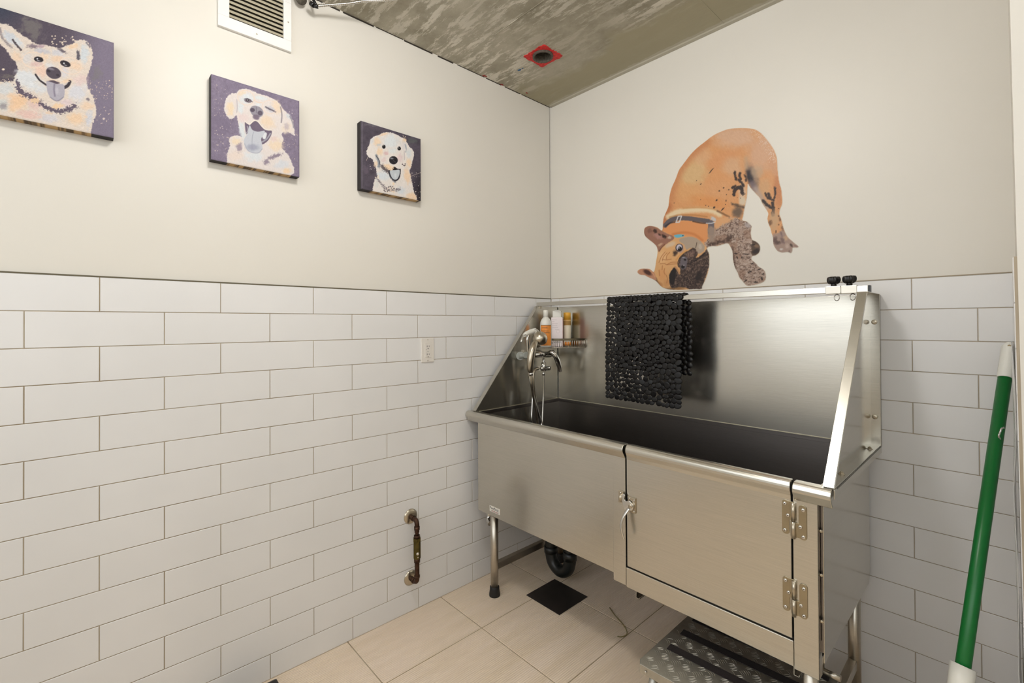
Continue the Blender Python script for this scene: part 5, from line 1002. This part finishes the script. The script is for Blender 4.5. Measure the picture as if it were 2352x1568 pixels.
# ================================================================== FLOOR THINGS
b = MB(); b.bbox((.268, -.481, -.001), (.477, -.280, .0025), .0006); tag(fixn(obj('drain_cover', b, 'drain_cover')), 'square black cover plate on the floor tiles under the tub', 'drain cover')
b = MB(); zc = .004
P = [at(u, v, 'z', zc) for u, v in ((1400, 1395), (1412, 1412), (1428, 1430), (1438, 1445), (1440, 1455), (1435, 1460), (1426, 1462), (1418, 1461))]
b.tube(spline(P, 6), .0022, 8); tag(fixn(obj('loose_cord', b, 'cord')), 'thin bent cord lying on the floor tiles under the tub door', 'cord')
# step stool
SZ = .25; ST = math.radians(3.2); so = Vector((1.058, -.782, 0))
R2 = Matrix.Rotation(ST, 3, 'Z')
def S(x, y, z): q = R2 @ Vector((x, y, 0)); return Vector((so.x + q.x, so.y + q.y, z))
SW, SD = .46, .36
t = empty('step_stool', S(SW / 2, SD / 2, 0), 'aluminium step stool with chequered tread and black grip strips, half under the tub', 'step stool')
b = MB(); r = .03; poly_ = [(0, .02), (.01, 0), (SW - .01, 0), (SW, .02), (SW, SD - .02), (SW - .01, SD), (.03, SD), (.018, SD - .02)]
pts = [S(x, y, SZ) for x, y in poly_]; b.quadbox(pts, (0, 0, -1), .003)
for i in range(len(pts)):
    a, c = pts[i], pts[(i + 1) % len(pts)]; d = (c - a); nrm = Vector((-d.y, d.x, 0)); b.quadbox([a, c, c - Vector((0, 0, .026)), a - Vector((0, 0, .026))], nrm, .0025)
top = fixn(obj('tread', b, 'aluminium', t, .003))
b = MB(); rg = random.Random(2)
strips = ((.105, .140), (.205, .240), (.305, .338)); strips = ((.118, .148), (.216, .246), (.312, .340))
gy_ = 0
for iy in range(11):
    for ix in range(14):
        x = .020 + ix * .0335; y = .012 + iy * .0335; o = (ix + iy) % 2; ang = (.55 if o else -.85) + ST
        for k in range(-2, 3):
            cx_ = x + k * .0064 * math.cos(ang + PI / 2); cy_ = y + k * .0064 * math.sin(ang + PI / 2); l = .0130 - abs(k) * .0012
            if not (.016 + .018 * (y / SD) < cx_ < SW - .02 and .010 < cy_ < SD - .012): continue
            if any(s0 - .003 < cy_ < s1 + .003 and .035 < cx_ for s0, s1 in strips): continue
            dx, dy = math.cos(ang) * l, math.sin(ang) * l; bx, by = -math.sin(ang) * .0026, math.cos(ang) * .0026; nx_, ny_ = -math.sin(ang) * .0007, math.cos(ang) * .0007
            A_ = [(-dx, -dy), (-dx * .4 + bx, -dy * .4 + by), (dx * .4 + bx, dy * .4 + by), (dx, dy)]
            lo = [S(cx_ + p - nx_ * (0 < i < 3), cy_ + q - ny_ * (0 < i < 3), SZ) for i, (p, q) in enumerate(A_)]; hi = [S(cx_ + p + nx_, cy_ + q + ny_, SZ) for p, q in A_]; mid = [S(cx_ + p, cy_ + q, SZ + (.0007 if 0 < i < 3 else 0)) for i, (p, q) in enumerate(A_)]
            b.add(lo + mid + hi, [(0, 1, 5, 4), (1, 2, 6, 5), (2, 3, 7, 6), (4, 5, 9, 8), (5, 6, 10, 9), (6, 7, 11, 10)])
fixn(obj('tread_pattern', b, 'aluminium', top))
for s0, s1 in strips:
    b = MB(); b.quadbox([S(.040, s0, SZ + .0002), S(SW - .02, s0, SZ + .0002), S(SW - .02, s1, SZ + .0002), S(.040, s1, SZ + .0002)], (0, 0, 1), .0018); g = fixn(obj('grip_strip', b, 'tape', t)); g['label'] = 'black anti-slip strip'
for x, y, ex, ey in ((.045, .035, .02, .0), (SW - .045, .035, SW - .02, .0), (.055, SD - .045, .03, SD - .01), (SW - .045, SD - .045, SW - .02, SD - .01)):
    b = MB(); b.tube([S(x, y, SZ - .004), S(ex, ey, .012)], .0130, 18); lg = fixn(obj('leg', b, 'aluminium', t)); b = MB(); b.lathe([(.0165, 0), (.0165, .012), (.0145, .022)], S(ex, ey, .0005), (0, 0, 1), 16); fixn(obj('rubber_foot', b, 'rubber', lg))
b = MB(); b.lathe([(.004, 0), (.003, .0016)], S(.030, -.0024, SZ - .014), R2 @ Vector((0, -1, 0)), 10); fixn(obj('rivet', b, 'chrome', t))

# broom leaning in the right corner
A0 = Vector((1.8425, -.055, 1.236)); A1 = at(2308, 868, 'y', -.085); 
B1 = view_depth(2209, 1550, 1.150); dirp = (A1 - B1).normalized(); base = B1 - dirp * ((B1.z - .07) / dirp.z); topp = A1 + dirp * .112
t = empty('broom', (base.x, base.y, 0), 'green-handled broom with white grip leaning in the right corner', 'broom')
b = MB(); b.tube([base, A1 + dirp * .01], .0150, 28); po = fixn(obj('pole', b, 'green', t))
b = MB(); n = 46; P = [A1.lerp(topp, k / (n - 1)) for k in range(n)]
R_ = [(.0163 + .0009 * (k % 2)) if k < n - 6 else .0163 - .0016 * (k - n + 6) for k in range(n)]
b.tube(P, R_, 24); fixn(obj('grip', b, 'grip', t))
b = MB(); hc = topp - dirp * .012; vv = (C0 - np.array(hc)); vv = Vector(vv).normalized(); b.lathe([(.0062, 0), (.0062, .0032)], hc + vv * .0138, vv, 16, sx=.7); fixn(obj('hanging_hole', b, plain('hole_tan', (160, 140, 105), .7), t))
b = MB(); q0 = base - dirp * .005; q1 = B1 + dirp * .022
Ln = (q1 - q0).length; b.lathe([(.016, 0), (.020, .05), (.0215, Ln * .6), (.0235, Ln * .9), (.0250, Ln), (.0230, Ln), (.0205, Ln * .85), (.0160, Ln * .5)], q0, dirp, 24); fixn(obj('socket', b, 'white_plastic', t))
b = MB(); b.bbox((base.x - .12, base.y - .02, .045), (base.x + .10, base.y + .02, .085), .006); fixn(obj('head', b, 'white_plastic', t))
b = MB(); rg = random.Random(5)
for i in range(26):
    for j in range(5): x = base.x - .115 + i * .0082; y = base.y - .016 + j * .008; b.tube([(x, y, .046), (x + rg.uniform(-.004, .004), y + rg.uniform(-.004, .004), .001)], .0026, 5)
fixn(obj('bristles', b, 'white_plastic', t))
cp = at(2301, 985, 'y', -.14); cp = view_depth(2301, 983, 1.285)
b = MB(); b.tube(spline([view_depth(2297, 1008, 1.265), view_depth(2294, 1001, 1.262), view_depth(2297, 992, 1.262), view_depth(2300, 985, 1.262), view_depth(2304, 981, 1.27), view_depth(2305, 984, 1.27)], 5), .0022, 8); fixn(obj('hook', b, 'chrome', t))

# clear plastic sheet on the right wall and the thin wire above it
b = MB(); n = 14; vs = []; fs = []
zt_ = 1.232
for i in range(n):
    for j in range(10):
        z = zt_ - i * .085; y = -.030 - j * .045; x = tilt_x(z) - .0035 - .0022 * math.sin(i * 1.3 + j * 1.7) - (.003 if i > 3 else 0); vs.append((x, y, z - (.0 if j else .0)))
fs = [(i * 10 + j, i * 10 + j + 1, (i + 1) * 10 + j + 1, (i + 1) * 10 + j) for i in range(n - 1) for j in range(9)]
b.add(vs, fs, 0, True); o = obj('plastic_sheet', b, 'sheet'); sm = o.modifiers.new('t', 'SOLIDIFY'); sm.thickness = .001
tag(o, 'crinkled clear plastic sheet hanging on the right wall behind the broom', 'plastic sheet')
